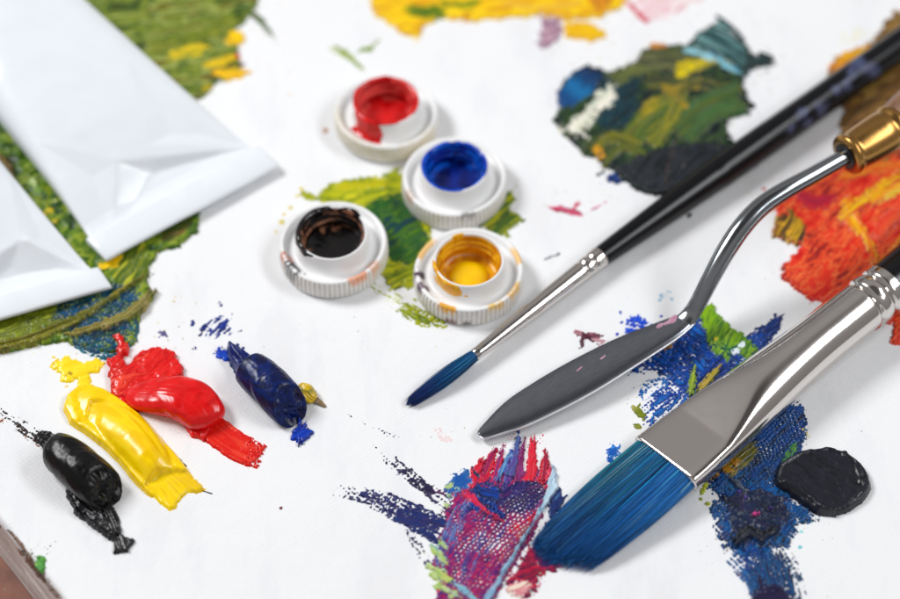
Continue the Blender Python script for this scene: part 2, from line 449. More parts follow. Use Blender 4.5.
# ------------------------------------------------------------------ screw caps
def cap(px, py, col, label, seed, spill, grime, fill):
    c = at(px, py, 4.0)
    e = empty('screw_cap', (c[0], c[1], 0), label, 'cap', 'white ribbed paint tube caps standing upside down')
    NS = 560; th = np.linspace(0, 2*math.pi, NS, endpoint=False)
    # (r, z, rib depth)
    prof = [(0, .1, 0), (8.2, .1, 0), (8.95, .25, 0), (9.15, .45, .1), (9.2, .7, .17), (9.17, 2.0, .17), (9.1, 3.3, .17), (9.0, 3.6, .2), (8.9, 3.85, 0), (8.75, 4.0, 0), (8.5, 4.05, 0), (8.25, 3.95, 0),
            (8.1, 3.7, 0), (7.9, 3.1, 0), (7.6, 2.85, 0), (7.0, 2.8, 0), (6.5, 2.95, 0), (6.15, 3.4, 0), (6.0, 4.2, 0), (5.95, 5.4, 0), (5.9, 6.1, 0), (5.8, 6.4, 0), (5.68, 6.52, 0), (5.54, 6.52, 0), (5.42, 6.4, 0), (5.36, 6.1, 0),
            (5.3, 5.6, 0), (5.25, 5.35, 0), (4.95, 5.15, 0), (4.85, 4.95, 0), (4.95, 4.75, 0), (5.2, 4.5, 0), (5.2, 4.1, 0), (4.85, 3.9, 0), (4.75, 3.7, 0), (4.85, 3.5, 0), (5.1, 3.3, 0), (5.0, 2.2, 0), (4.9, 1.5, 0), (4.5, 1.3, 0), (4.0, 1.2, 0), (3.4, 1.2, 0), (3.25, 1.7, 0), (3.05, 1.9, 0), (2.2, 1.95, 0), (1.1, 1.95, 0), (0, 1.95, 0)]
    def ring(r, z, rib, off=0):
        rr = r+off-rib*(.5+.5*np.cos(th*70))**2.0*np.ones(NS)
        rr = rr*(1+.012*np.cos(th*2+seed))
        return np.stack([c[0]+rr*np.cos(th), c[1]+rr*np.sin(th), np.full(NS, z)], -1)
    V = np.concatenate([ring(*p) for p in prof])
    # grime pigment on the ribs
    base = np.broadcast_to(lin((240, 240, 240)), (len(V), 3)).copy()
    k = np.repeat(np.arange(len(prof)), NS); T = np.tile(th, len(prof))
    R_ = np.array([p[0] for p in prof])[k]; Z_ = np.array([p[1] for p in prof])[k]
    rib = (.5+.5*np.cos(T*70))**2
    g = ss(.25, .8, fbm(T*6, Z_*.6, seed, 3))*(R_ > 8.6)
    gm = lin((196, 178, 146))
    on = (R_ > 8.95) & (Z_ > .3) & (Z_ < 3.7)
    a = np.where(on, .10+(.25+.5*g)*rib, .0)[:, None]
    base = base*(1-a)+gm*a
    for (deg, wd, zc, zw, colr, st) in grime:
        dt = (T-R(deg)+math.pi) % (2*math.pi)-math.pi
        a = ss(1, .5, np.abs(dt)/R(wd)+.9*(fbm(T*14, Z_*1.4, seed+7, 3)-.5))*ss(1, .6, np.abs(Z_-zc)/zw+.5*(noise(T*20, Z_*2, seed+9)-.5))*st*(R_ > 7.5)
        if st >= 1: a = a*np.where(on, .35+.65*rib, 1)
        a = a[:, None]; base = base*(1-a)+lin(colr)*a
    mesh('cap_body', V, grid_faces(len(prof), NS), M['capmat'], e, colors=base)
    # paint left inside the threaded neck, plus ragged spill over the lip
    i0 = 19
    pr = prof[i0-4:]
    pool = fill
    V = []; C = []
    for j, p in enumerate(pr):
        # outward normal of the profile
        a0 = pr[max(j-1, 0)]; a1 = pr[min(j+1, len(pr)-1)]
        tr, tz = a1[0]-a0[0], a1[1]-a0[1]; L = math.hypot(tr, tz)+1e-9
        nr_, nz_ = tz/L, -tr/L
        nr_, nz_ = (nr_, nz_)
        t = np.array([p[0]]*NS)
        arc = sum(math.hypot(pr[q+1][0]-pr[q][0], pr[q+1][1]-pr[q][1]) for q in range(j))
        m = spill(th, j, arc)+.9*(fbm(np.cos(th)*3+5, np.sin(th)*3+arc*.9, seed+3, 3)-.5)*2
        off = np.clip(m*.22, -.12, .16 if j > 11 else .38)
        rr = p[0]*(1+.012*np.cos(th*2+seed))+off*nr_; zz = p[1]+off*nz_
        inside = j > 10
        zz = np.where((p[0] < 4.95) & (p[1] < pool) & (j > 20), np.maximum(zz, pool+.12*(fbm(np.cos(th)*p[0]*.8, np.sin(th)*p[0]*.8, seed+31, 3)-.5)*2-(.5*(1-(p[0]/4.9)**2) if col[3] else 0)), zz)
        if p[1] < 3.0 and p[0] < 4.95: rr = rr*0+p[0]
        V.append(np.stack([c[0]+rr*np.cos(th), c[1]+rr*np.sin(th), zz], -1))
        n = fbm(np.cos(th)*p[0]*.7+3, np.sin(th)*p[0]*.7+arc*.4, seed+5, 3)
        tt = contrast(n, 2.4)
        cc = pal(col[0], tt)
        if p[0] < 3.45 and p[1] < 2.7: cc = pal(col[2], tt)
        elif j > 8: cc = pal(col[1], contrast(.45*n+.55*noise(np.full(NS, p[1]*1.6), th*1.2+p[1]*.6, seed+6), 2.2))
        C.append(cc)
    V = np.concatenate(V); C = np.concatenate(C)
    # extra rings on the pool
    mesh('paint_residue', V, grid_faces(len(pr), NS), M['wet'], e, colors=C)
    return e
M['capmat'] = mk_attr('white_ribbed_plastic', .35, .5)
M['wet'] = paint_mat('wet_paint', .13, .2, 1.0, coat=.15)

def ang(th, deg): return (th-R(deg)+math.pi) % (2*math.pi)-math.pi
def sp_black(th, j, arc):   # rim covered on the back left, inside all covered
    m = np.full(th.shape, 1.2 if j > 11 else -.7)
    lob = np.exp(-(ang(th, 155)/.85)**2)*2.6+np.exp(-(ang(th, 55)/.25)**2)*1.2
    if j > 3: m = m+lob
    if j <= 3: m = m-.8
    if 10 <= j <= 12: m = m+.6
    return m+(.5*lob if 3 < j < 12 else 0)
def sp_blue(th, j, arc):
    m = np.full(th.shape, 1.6 if j >= 9 else (.5 if j > 6 else -1.4))
    if 4 <= j <= 8: m = m+.6*np.exp(-(ang(th, 200)/1.2)**2)-.4
    if j >= 7: m = m-1.2*np.exp(-(ang(th, -60)/.35)**2)*(j < 10)
    return m
def sp_yellow(th, j, arc):
    m = np.full(th.shape, 1.1 if j >= 11 else -.7)
    m = m+np.exp(-(ang(th, 100)/.7)**2)*1.1+np.exp(-(ang(th, 195)/.5)**2)*1.2
    if 2 < j <= 6: m = m+np.exp(-(ang(th, -118)/.5)**2)*1.5-.25
    if j <= 2: m = m-1
    if 7 <= j <= 10: m = m-.35
    return m
def sp_red(th, j, arc):
    m = np.full(th.shape, 1.5 if j >= 9 else (.7 if j > 6 else -1.3))
    m = m+2.6*np.exp(-(ang(th, -125)/.55)**2)*(1 if j <= 7 else .2)
    if j <= 9: m = m-1.6*np.exp(-(ang(th, -50)/.5)**2)
    if j >= 4: m = m+.3
    return m
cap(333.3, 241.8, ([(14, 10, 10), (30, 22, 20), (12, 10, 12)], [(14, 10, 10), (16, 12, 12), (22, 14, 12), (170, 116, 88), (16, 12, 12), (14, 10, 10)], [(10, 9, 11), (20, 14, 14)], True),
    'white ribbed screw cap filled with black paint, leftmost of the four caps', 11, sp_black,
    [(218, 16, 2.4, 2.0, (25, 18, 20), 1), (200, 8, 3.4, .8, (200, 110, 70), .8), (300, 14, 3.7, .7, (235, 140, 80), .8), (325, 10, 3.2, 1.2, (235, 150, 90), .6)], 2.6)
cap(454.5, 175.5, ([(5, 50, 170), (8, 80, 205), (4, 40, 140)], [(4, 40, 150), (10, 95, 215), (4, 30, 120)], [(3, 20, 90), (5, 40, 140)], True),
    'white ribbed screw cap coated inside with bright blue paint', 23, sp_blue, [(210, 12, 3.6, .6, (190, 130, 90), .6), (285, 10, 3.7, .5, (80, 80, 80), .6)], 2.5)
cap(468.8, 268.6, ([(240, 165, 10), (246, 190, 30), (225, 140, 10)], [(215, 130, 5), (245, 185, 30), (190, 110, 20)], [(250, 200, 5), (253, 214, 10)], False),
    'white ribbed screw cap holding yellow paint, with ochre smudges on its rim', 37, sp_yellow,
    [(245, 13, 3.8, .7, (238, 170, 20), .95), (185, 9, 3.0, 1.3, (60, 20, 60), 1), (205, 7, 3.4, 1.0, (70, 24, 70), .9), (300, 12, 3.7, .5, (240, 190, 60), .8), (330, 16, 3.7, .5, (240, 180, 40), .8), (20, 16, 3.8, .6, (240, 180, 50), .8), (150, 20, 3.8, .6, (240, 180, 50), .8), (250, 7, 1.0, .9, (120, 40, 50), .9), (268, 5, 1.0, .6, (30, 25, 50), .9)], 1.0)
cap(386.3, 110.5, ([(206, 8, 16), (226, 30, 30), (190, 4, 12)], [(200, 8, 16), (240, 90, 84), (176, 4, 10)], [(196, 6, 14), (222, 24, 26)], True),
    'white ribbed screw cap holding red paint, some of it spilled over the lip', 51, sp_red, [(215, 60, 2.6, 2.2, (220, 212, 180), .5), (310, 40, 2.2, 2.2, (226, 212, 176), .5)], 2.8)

# ------------------------------------------------------------------ paint tubes
def tube(A, B, body_len, crimp_w, label, seed, d_end, dents, zc=1.2, flip=1, grow=1.0, planes=(), skew=0):
    A = np.array(A); B = np.array(B)
    ax = (B-A); ax[2] = 0; wid = np.linalg.norm(ax[:2]); w = ax/wid
    u = np.array([-w[1], w[0], 0]); u = u*math.cos(skew)-w*math.sin(skew)
    u_ = u;                    # along the tube, away from the crimp
    c = (A+B)/2; c[2] = 0
    e = empty('paint_tube', (c[0], c[1], 0), label, 'paint tube', 'white paint tubes lying on the canvas')
    NS = 260; NT = 260
    th = np.linspace(0, 2*math.pi, NS, endpoint=False)
    V = []
    for t in np.linspace(0, 1, NT)**1.7:
        L = t*body_len
        q = min(1, t*grow); b = .35+(d_end/2-.35)*(math.sin(q*math.pi/2)**.74)
        # constant girth: half width from half height
        per = wid*2*.985
        a = (per-2*math.pi*b)/4+b if per > 2*math.pi*b else b
        a = max(a, b)
        # stadium section (flat top with rounded sides) easing to a circle
        k = 2.0+1.2*(1-q)
        cx = np.sign(np.cos(th))*np.abs(np.cos(th))**(2/k)*a; cz = np.sign(np.sin(th))*np.abs(np.sin(th))**(2/k)*b
        z = cz+max(b, zc*(1-min(1, L/12))+b*min(1, L/12))
        top = cz > 0
        X = cx
        dz = np.zeros(NS)
        for (x0, y0, x1, y1, amp, wd) in dents:      # creases: soft folds between two points (across, along)
            dx, dy = x1-x0, y1-y0; LL = math.hypot(dx, dy); tt = np.clip(((X-x0)*dx+(L-y0)*dy)/LL**2, 0, 1)
            dd = np.hypot(X-x0-tt*dx, L-y0-tt*dy)
            dz += amp*np.exp(-(dd/wd)**1.15)
        dz += .22*(fbm(X*.12+seed, np.full(NS, L*.12), seed, 3)-.5)*2
        z = z+np.where(top, dz*np.clip(b/1.2, 0, 1), 0)
        for pl in planes:                            # crisp flattened facets by the crimp
            (x0, y0), (x1, y1), (x2, y2), dep, wd = pl
            def sd_(ax_, ay_, bx_, by_, cx_, cy_):
                nx, ny = -(by_-ay_), bx_-ax_; l_ = math.hypot(nx, ny); sg = 1 if (cx_-ax_)*nx+(cy_-ay_)*ny > 0 else -1
                return sg*((X-ax_)*nx+(L-ay_)*ny)/l_
            e1 = np.clip(sd_(x0, y0, x1, y1, x2, y2)/wd[0], 0, 1); e2 = np.clip(sd_(x1, y1, x2, y2, x0, y0)/wd[1], 0, 1); e3 = np.clip(sd_(x0, y0, x2, y2, x1, y1)/wd[2], 0, 1)
            z = np.where(top, np.maximum(z-dep*np.minimum(np.minimum(e1, e2), e3), np.minimum(z, 1.55)), z)
        P = c[None, :]+w[None, :]*X[:, None]+u[None, :]*L; P = np.array(P); P[:, 2] = z
        V.append(P)
    V = np.concatenate(V)
    mesh('tube_body', V, grid_faces(NT, NS), M['tube'], e)
    # folded crimp strip: flattened box with a rolled edge
    n = 60; S = np.linspace(-wid/2-.25, wid/2+.25, n); sec = [(.3, zc+.05), (.15, zc+1.15), (-.4, zc+1.4), (-crimp_w*.5, zc+1.2), (-crimp_w+.7, zc+.95), (-crimp_w+.15, zc+.75), (-crimp_w, zc+.35), (-crimp_w+.2, zc-.1), (-crimp_w+.8, zc-.3), (-.5, zc-.35)]
    V = []
    for i, q in enumerate(S):
        en = 0 if 0 < i < n-1 else 1
        for (l, z) in sec:
            wob = .18*(noise(np.array(q*.35), np.array(l*.3), seed+4)-.5)
            zz = z+wob-(.25*en if z > zc else -.1*en)
            V.append(c+w*q+u*(l+(.15*en))+np.array([0, 0, zz+.25*math.sin(q*.12+seed)]))
    k = len(sec)
    F = [tuple(f) for f in grid_faces(n, k)]; F += [tuple(range(k))[::-1], tuple(range((n-1)*k, n*k))]
    o = mesh('crimped_end', np.array(V), F, M['tube'], e)
    bv = o.modifiers.new('soft', 'BEVEL'); bv.width = .00018; bv.segments = 2; bv.limit_method = 'ANGLE'
    return e
tube(at(88, 240, 2.2), at(258, 146, 2.2), 122, 5.6, 'large white paint tube with a flattened folded end reaching towards the white caps', 3, 22,
     [(-4.5, 10, -7, 26, .3, 3.0), (-16, 6, -15, 50, .35, 2.6), (8, 22, 3, 38, -.35, 6.0)], 1.3,
     skew=R(5),
     planes=[[(-13, -1), (-4.5, 9.5), (17, 1.0), 1.5, (6.0, 1.8, 6.0)], [(-13, 0), (-4.5, 9.5), (-13, 20), .6, (4.0, 4.0, 4.0)], [(17, 1.0), (2, 9.5), (10, 26), .5, (2.5, 4.0, 4.0)]])
A2, B2 = at(97, 268, 2.0), at(0, 297, 2.0)
Bd = B2+(B2-A2)*1.1
tube(Bd, A2, 108, 4.6, 'smaller white paint tube with a folded end, partly out of view at the left edge', 8, 20,
     [(16, .5, 10, 8, .3, 1.4), (10, 8, 0, 7, .3, 1.6), (12, 3, 4, 3, -.4, 2.5)], 1.1,
     skew=R(14),
     planes=[[(17, -1), (9, 8.5), (-12, 1), 1.2, (5.0, 1.6, 4.0)], [(17, 0), (9, 8.5), (14, 22), .6, (2.0, 3.0, 3.0)]])

# ------------------------------------------------------------------ lofts along an axis (world points)
def loft(P, sec, n):
    """P: list of centres; sec(i, t)-> list of (side, up) offsets; frame: side = horizontal, up = normal"""
    P = np.array(P); V = []
    for i in range(len(P)):
        a = P[min(i+1, len(P)-1)]-P[max(i-1, 0)]; a = a/np.linalg.norm(a)
        s = np.cross(a, [0, 0, 1.0]); s /= np.linalg.norm(s); up = np.cross(s, a)
        S = sec(i)
        V.append(P[i][None, :]+s[None, :]*S[:, 0:1]+up[None, :]*S[:, 1:2])
    return np.concatenate(V)
def cap_faces(F, nr, nc):
    F = [tuple(int(x) for x in f) for f in F]
    F.append(tuple(range(nc))[::-1]); F.append(tuple(range((nr-1)*nc, nr*nc))); return F
def circ(r, n=48, ry=None):
    t = np.linspace(0, 2*math.pi, n, endpoint=False); return np.stack([r*np.cos(t), (ry or r)*np.sin(t)], -1)
def lerp3(A, B, t): return A+(B-A)*t

# ---- thin round brush
def thin_brush():
    tip = at(407, 405, .5); j0 = at(474.5, 355.5, 2.0); j1 = at(600, 257, 2.1); far = at(905, 41, 3.0)
    far = far+(far-j1)*.25
    e = empty('thin_paintbrush', (j0[0], j0[1], 0), 'thin round paintbrush with blue bristles and a long black handle', 'paintbrush')
    d = (j1-j0); L = np.linalg.norm(d)
    ts = []; rs = []
    for t in np.linspace(0, 1, 60):
        ts.append(t); r = 1.0+(1.98-1.0)*t**.85
        for q in (.865, .925):
            r -= .30*math.exp(-((t-q)/.011)**2)
        r += .12*math.exp(-((t-.895)/.012)**2)
        rs.append(r)
    xs = np.unique(np.concatenate([np.linspace(0, .82, 25), np.linspace(.82, .97, 60), [.98, .99, 1.0]]))
    rr = []
    for t in xs:
        r = 1.0+(1.95-1.0)*t**.9
        for q in (.862, .925): r -= .22*math.exp(-((t-q)/.010)**2)
        rr.append(r)
    ctr = [j0-d/L*.25]+[lerp3(j0, j1, t) for t in xs]; rr = [1.0]+rr; rr[0] = .8; rr[1] = 1.06; rr[2] = 1.02
    n = 64
    V = loft(ctr, lambda i: circ(rr[i], n), n)
    mesh('ferrule', V, cap_faces(grid_faces(len(ctr), n), len(ctr), n), M['steel'], e)
    # handle
    m = 120; ctr = [lerp3(j1, far, t) for t in np.linspace(-.01, 1, m)]
    hr = [1.72+(2.75-1.72)*min(1, (t/.30))**.8 if t < .3 else 2.75+.1*math.sin(t*3) for t in np.linspace(0, 1, m)]
    V = loft(ctr, lambda i: circ(hr[i], n), n)
    px, py = proj(V[:, 0], V[:, 1], V[:, 2])
    C = np.broadcast_to(lin((8, 10, 14)), (len(V), 3)).copy()
    sp = np.zeros(len(V))
    for (x, y, r) in [(822, 108, 9), (803, 114, 7), (808, 122, 6), (838, 90, 6), (860, 64, 10), (872, 70, 9), (852, 74, 8), (790, 128, 5), (846, 84, 6)]:
        sp = np.maximum(sp, ss(r, r*.45, np.hypot(px-x, py-y)+5*(fbm(px/5, py/5, 3, 3)-.5)*2))
    n2 = fbm(px/6, py/6, 9, 3)[:, None]
    sc = lin((128, 130, 170))*(1-n2)+lin((90, 110, 160))*n2
    C = C*(1-.4*sp[:, None])+sc*.4*sp[:, None]
    mesh('handle', V, cap_faces(grid_faces(m, n), m, n), M['lacquer'], e, colors=C)
    bristles(e, j0, tip, (.95, .95), 900, seed=4, spread=2.0, cols=[(0, 70, 110), (6, 100, 150), (10, 40, 110), (24, 120, 160)], tipcols=[(10, 30, 90), (20, 50, 120), (8, 60, 120)], rad=.05, belly=.3, jit=2.6)
    return e

def bristles(e, root, tip, half, n, seed, spread, cols, tipcols, rad, belly=.1, jit=2., tips=None, core=True, pvar=None, roll=0):
    rng = random.Random(seed)
    root = np.array(root); tip = np.array(tip); a = tip-root; L = np.linalg.norm(a); a = a/L
    s = np.cross(a, [0, 0, 1.0]); s /= np.linalg.norm(s); up = np.cross(s, a)
    s, up = s*math.cos(roll)+up*math.sin(roll), up*math.cos(roll)-s*math.sin(roll)
    V = []; F = []; C = []
    K = 9
    for h in range(n):
        r = math.sqrt(rng.random()); th = rng.random()*2*math.pi
        if half[0] > 2: u = rng.uniform(-1, 1); v = rng.uniform(-1, 1)*math.sqrt(max(0, 1-u**6))
        else: u = r*math.cos(th); v = r*math.sin(th)
        if tips is None: end = root+a*(L-abs(rng.gauss(0, 1))*jit*.5-(u*u+v*v)*jit*.25+(1.3*(float(noise(np.array(u*3+5), np.array(v*3), 8))-.5)))+s*u*spread*half[0]*.5+up*v*spread*half[1]*.5
        else: end = tips(u, v, rng)
        st = root-a*.4+s*u*half[0]+up*v*half[1]
        w1 = rng.gauss(0, .12); w2 = rng.gauss(0, .10)
        cu = rng.random(); c0 = pal(cols, np.array([cu if pvar is None else np.clip(pvar(u, v, rng), 0, 1)]))[0]; c1 = pal(tipcols, np.array([rng.random()]))[0]
        br = math.exp(rng.gauss(0, .38)); c0 = np.minimum(c0*br, .8); c1 = np.minimum(c1*br, .8)
        if pvar is not None and rng.random() < .05: c0 = lin((150, 190, 205)); c1 = lin((70, 130, 170))
        base = len(V)
        for i in range(K+1):
            t = i/K; P = st+(end-st)*t
            bl = math.sin(t*math.pi)*belly
            if pvar is not None: P = P+up*(t**.7*1.3*(float(noise(np.array(u*9+.8*t), np.array(t*.7), 5))-.5)*(.2+.8*(v > -.3)))
            P = P+s*(u*half[0]*bl+w1*math.sin(t*2.6))+up*(v*half[1]*bl+w2*math.sin(t*2.6))
            if P[2] < .08: P[2] = .08+.02*rng.random()
            rr = rad*(1-.75*t**3)
            for q in range(3):
                an = q*2.094+h; V.append(P+s*rr*math.cos(an)+up*rr*math.sin(an)); 
                m = ss(.35, .95, np.array(t+.2*(cu-.5))); C.append(c0*(1-m)+c1*m)
            if i:
                for q in range(3):
                    b0 = base+(i-1)*3; F.append((b0+q, b0+(q+1) % 3, b0+3+(q+1) % 3, b0+3+q))
    return mesh('bristles', np.array(V), np.array(F), M['hair'], e, colors=np.array(C))
thin_brush()

# ---- flat brush
def flat_brush():
    J = at(665.5, 464, 2.6)                 # ferrule mouth centre
    K = at(860, 309, 4.8)                  # start of the crimps (round)
    d = K-J; L = np.linalg.norm(d); a = d/L
    e = empty('flat_paintbrush', (J[0], J[1], 0), 'large flat paintbrush with blue bristles, a long shiny silver ferrule and black handle', 'paintbrush')
    n = 160; th = np.linspace(0, 2*math.pi, n, endpoint=False)
    xs = np.unique(np.concatenate([np.linspace(0, 1, 130), np.linspace(1.0, 1.14, 70)]))
    Rr = 4.5
    rings = []; ctr = []; ROLL = R(12)
    W0, H0 = 6.75, 1.6
    for t in xs:
        ctr.append(lerp3(J, K, t))
        q = min(1, t/.85); hw = W0+(Rr-W0)*ss(0, 1, np.array(q)); hw = float(hw)
        hz = Rr*1.0
        # ellipse trimmed by the two wedge planes that open towards the round end
        wedge = H0+.35*t/.2+(Rr+.5-H0)*max(0, min(1.3, (t-.19)/.42))
        rad = 1/np.sqrt((np.cos(th)/hw)**2+(np.sin(th)/Rr)**2)
        sh = np.abs(np.sin(th))+1e-6
        lim = wedge/sh
        k = 14.0
        r = (rad**-k+lim**-k)**(-1/k)
        # side walls keep a rounded edge near the mouth
        if t < .25: hw2 = hw*(1.0)
        g = 0
        for c_ in (1.02, 1.09): g += .6*math.exp(-((t-c_)/.009)**2)
        r = r-g*(.85+.15*np.cos(th*7+3))
        if t > 1.0: r = r+.15*math.exp(-((t-1.055)/.02)**2)
        if t < .012: r = r*1.005+.03
        ca, sa = math.cos(ROLL), math.sin(ROLL); x_, y_ = r*np.cos(th), r*np.sin(th)
        rings.append(np.stack([x_*ca-y_*sa, x_*sa+y_*ca], -1))
    V = loft(ctr, lambda i: rings[i], n)
    o = mesh('ferrule', V, cap_faces(grid_faces(len(xs), n), len(xs), n), M['steel'], e)
    # dark mouth: nothing, bristles fill it
    m = 40; far = lerp3(J, K, 1.75); st = lerp3(J, K, 1.13)
    C_ = [lerp3(st, far, t) for t in np.linspace(0, 1, m)]
    V = loft(C_, lambda i: circ(4.2+.5*i/m, 64), 64)
    mesh('handle', V, cap_faces(grid_faces(m, 64), m, 64), M['black'], e)
    # bristles: slanted, worn tip
    sdir = np.cross(-a, [0, 0, 1.0]); sdir /= np.linalg.norm(sdir)
    # tip line traced on the canvas (from upper-left corner to lower-right corner)
    line = at_many([(541, 528, .9), (527, 546, .8), (533, 556, .6), (548, 567, .5), (565, 571, .5), (587, 574, .6), (604, 566, .7)])
    s_ = np.cross(J-K, [0, 0, 1.0]); s_ /= np.linalg.norm(s_)
    proj_s = [(p-J)@s_ for p in line]
    order = np.argsort(proj_s); ps = np.array(proj_s)[order]; ln = line[order]
    def tips(u, v, rng):
        f = (u+1)/2*(len(ln)-1); f = np.clip(f+rng.gauss(0, .12), 0, len(ln)-1.001); i = int(f); f -= i
        P = ln[i]*(1-f)+ln[i+1]*f
        back = abs(rng.gauss(0, 1.0))+(v+1)*1.1
        dirv = J-P; dirv = dirv/np.linalg.norm(dirv)
        P = P+dirv*back; P[2] = max(.15, P[2]*.4+(v+1)*.75+rng.random()*.2+.1)
        return P
    def pv(u, v, rng): return .5+.42*u+rng.gauss(0, .17)
    bristles(e, J, (line[2]+line[4])/2, (W0*.955, H0*.9), 2600, 9, 1, [(6, 70, 130), (8, 84, 138), (16, 96, 140), (10, 84, 110), (70, 110, 150)] if False else [(20, 112, 130), (14, 104, 136), (10, 98, 158), (14, 104, 184), (56, 130, 190)],
             [(8, 84, 122), (10, 76, 150), (8, 92, 168), (10, 60, 110)], .07, belly=.04, tips=tips, pvar=(lambda u, v, r: .5+(-.42*u if s_[0] < 0 else .42*u)+r.gauss(0, .17)), roll=-ROLL)
    return e
flat_brush()

# ---- palette knife
def knife():
    up_ = [(478, 434), (478, 431), (486, 421.5), (505, 402), (529, 385.5), (558, 368), (590, 351), (622, 336), (657, 322.5), (679, 314.5), (690, 311)]
    lo_ = [(479, 436), (483, 438.5), (487, 438.5), (505, 433), (524, 427), (564, 408), (598, 389.5), (630, 369.5), (657, 352), (679, 337), (695, 323)]
    A0 = at(478, 434, 1.2); B0 = at(692, 317, 3.4)
    base = at(690, 318, 0)
    e = empty('palette_knife', (base[0], base[1], 0), 'palette knife with a leaf shaped steel blade, cranked neck and brass collar', 'palette knife')
    def zz(px, py): return 1.0+3.0*((px-478)/214.0)**1.2 if px > 478 else 1.0
    n = 40
    U, _ = resample(up_, 1, n); Lw, _ = resample(lo_, 1, n)
    rows = 13; V = []
    for side in (0, 1):
        for i in range(n):
            for j in range(rows):
                f = j/(rows-1); p = U[i]*(1-f)+Lw[i]*f
                z = zz(*p); P = at(p[0], p[1], z)
                edge = 1-(2*f-1)**6; tk = .28*edge*min(1, i/2.0)+.03
                P[2] += (tk if side == 0 else -.12)+.18*(1-(2*f-1)**2)
                V.append(P)
    g = grid_faces(n, rows, False); F = [tuple(f) for f in g]+[tuple(x+n*rows for x in f[::-1]) for f in g]
    o = n*rows
    def stitch(idx):
        for a, b in zip(idx[:-1], idx[1:]): F.append((a, a+o, b+o, b))
    stitch([i*rows for i in range(n)]); stitch([i*rows+rows-1 for i in range(n)][::-1]); stitch([(n-1)*rows+j for j in range(rows)]); stitch([j for j in range(rows)][::-1])
    V = np.array(V); bl = mesh('blade', V, F, M['blade'], e)
    lw = loft([at(p[0], p[1], zz(*p))+np.array([0, 0, .03]) for p in Lw], lambda i: circ(.2*min(1, i/3+.1), 12, .2*min(1, i/3+.1)), 12)
    mesh('blade_edge', lw, cap_faces(grid_faces(n, 12), n, 12), M['bevel'], e)  # bevel rim added in bright steel to draw the light line along the edge
    rng = random.Random(3); VV = []; FF = []
    for (x, y, r, el, z) in [(660, 327, .5, 1.6, 0), (672, 322, .9, 1.3, 0), (666, 325, .5, 1.2, 0), (603, 359, .28, 2.6, 0), (579, 371, .22, 3.4, 0)]:
        c_ = at(x, y, zz(x, y)); c_[2] += .50; b0 = len(VV); m_ = 20
        ax_ = np.array([.74, .67, .04]); ay_ = np.array([-.67, .74, 0])
        for (q, hz_) in ((1, -.12), (.8, .06), (.4, .1)):
            for i in range(m_):
                t = 2*math.pi*i/m_; rr_ = r*q*(1+.35*(float(noise(np.array(math.cos(t)*1.5+x), np.array(math.sin(t)*1.5), 3))-.5)*2)
                VV.append(c_+ax_*rr_*el*math.cos(t)+ay_*rr_*math.sin(t)*.7+np.array([0, 0, hz_]))
        for k_ in range(2):
            for i in range(m_): FF.append((b0+k_*m_+i, b0+k_*m_+(i+1) % m_, b0+(k_+1)*m_+(i+1) % m_, b0+(k_+1)*m_+i))
        FF.append(tuple(range(b0+2*m_, b0+3*m_)))
    VV = np.array(VV); nn_ = fbm(VV[:, 0]*2, VV[:, 1]*2, 5, 2)
    mesh('pink_stain', VV, FF, M['paint'], e, colors=pal([(200, 116, 150), (186, 150, 168), (170, 100, 126)], nn_))
    # neck
    pts = [(684, 322, 3.9, 1.6, .5), (691, 314, 4.5, 1.5, .8), (698, 303, 5.6, 1.45, 1.2), (710, 280, 8.0, 1.5, 1.5), (726, 251, 10.8, 1.62, 1.62), (743, 226, 13.0, 1.65, 1.65), (762, 206, 14.3, 1.62, 1.62), (786, 190, 15.0, 1.55, 1.55), (815, 174, 15.2, 1.45, 1.45), (852, 153, 15.2, 1.4, 1.4)]
    P = np.array([list(at(a, b, c))+[r1, r2] for a, b, c, r1, r2 in pts])
    Q, _ = resample(P, 1, 90)
    V = loft([q[:3] for q in Q], lambda i: circ(Q[i][3], 48, Q[i][4]), 48)
    mesh('neck', V, cap_faces(grid_faces(90, 48), 90, 48), M['neck'], e)
    # brass collar
    c0 = at(846, 156, 15.2); c1 = at(893, 127.5, 15.6)
    L = np.linalg.norm(c1-c0); prof = [(-.02, 1.5), (-.02, 2.2), (0, 3.0), (.02, 3.5), (.06, 3.65), (.10, 3.5), (.13, 3.35), (.18, 3.4), (.3, 3.55), (.5, 3.7), (.7, 3.8), (.82, 3.85), (.86, 3.7), (.9, 3.85), (.95, 4.05), (1.0, 4.05), (1.04, 3.9)]
    V = loft([lerp3(c0, c1, p[0]) for p in prof], lambda i: circ(prof[i][1], 64), 64)
    mesh('collar', V, cap_faces(grid_faces(len(prof), 64), len(prof), 64), M['brass'], e)
    V = loft([lerp3(c0, c1, t) for t in (-.035, -.03, -.025)], lambda i: circ([1.2, 2.1, 2.3][i], 40), 40)
    mesh('socket_shade', V, cap_faces(grid_faces(3, 40), 3, 40), M['dark_hole'], e)  # dark disc stands in for the shaded hole around the neck
    hp = [(1.0, 3.7), (1.2, 4.3), (1.6, 5.0), (2.2, 5.5), (3.2, 5.7), (4.5, 5.2)]
    H, _ = resample(hp, 1, 40)
    V = loft([lerp3(c0, c1, p[0]) for p in H], lambda i: circ(H[i][1], 64), 64)
    mesh('handle', V, cap_faces(grid_faces(40, 64), 40, 64), M['wood'], e)
    return e
knife()
P_ = M['paint']; PF = M['far']
M['satin'] = paint_mat('satin_dark_paint', .3, .10, 1.2, spec=.3)
M['stiff'] = paint_mat('stiff_black_paint', .25, .4, 3.2, spec=.45)
def sm(s, name, label, cat='paint smear', mat=None, step=.15, group=None, ramp=1.3):
    o = s.build(name, mat or P_, step=step, ramp=ramp); tag(o, label, cat, group); return o

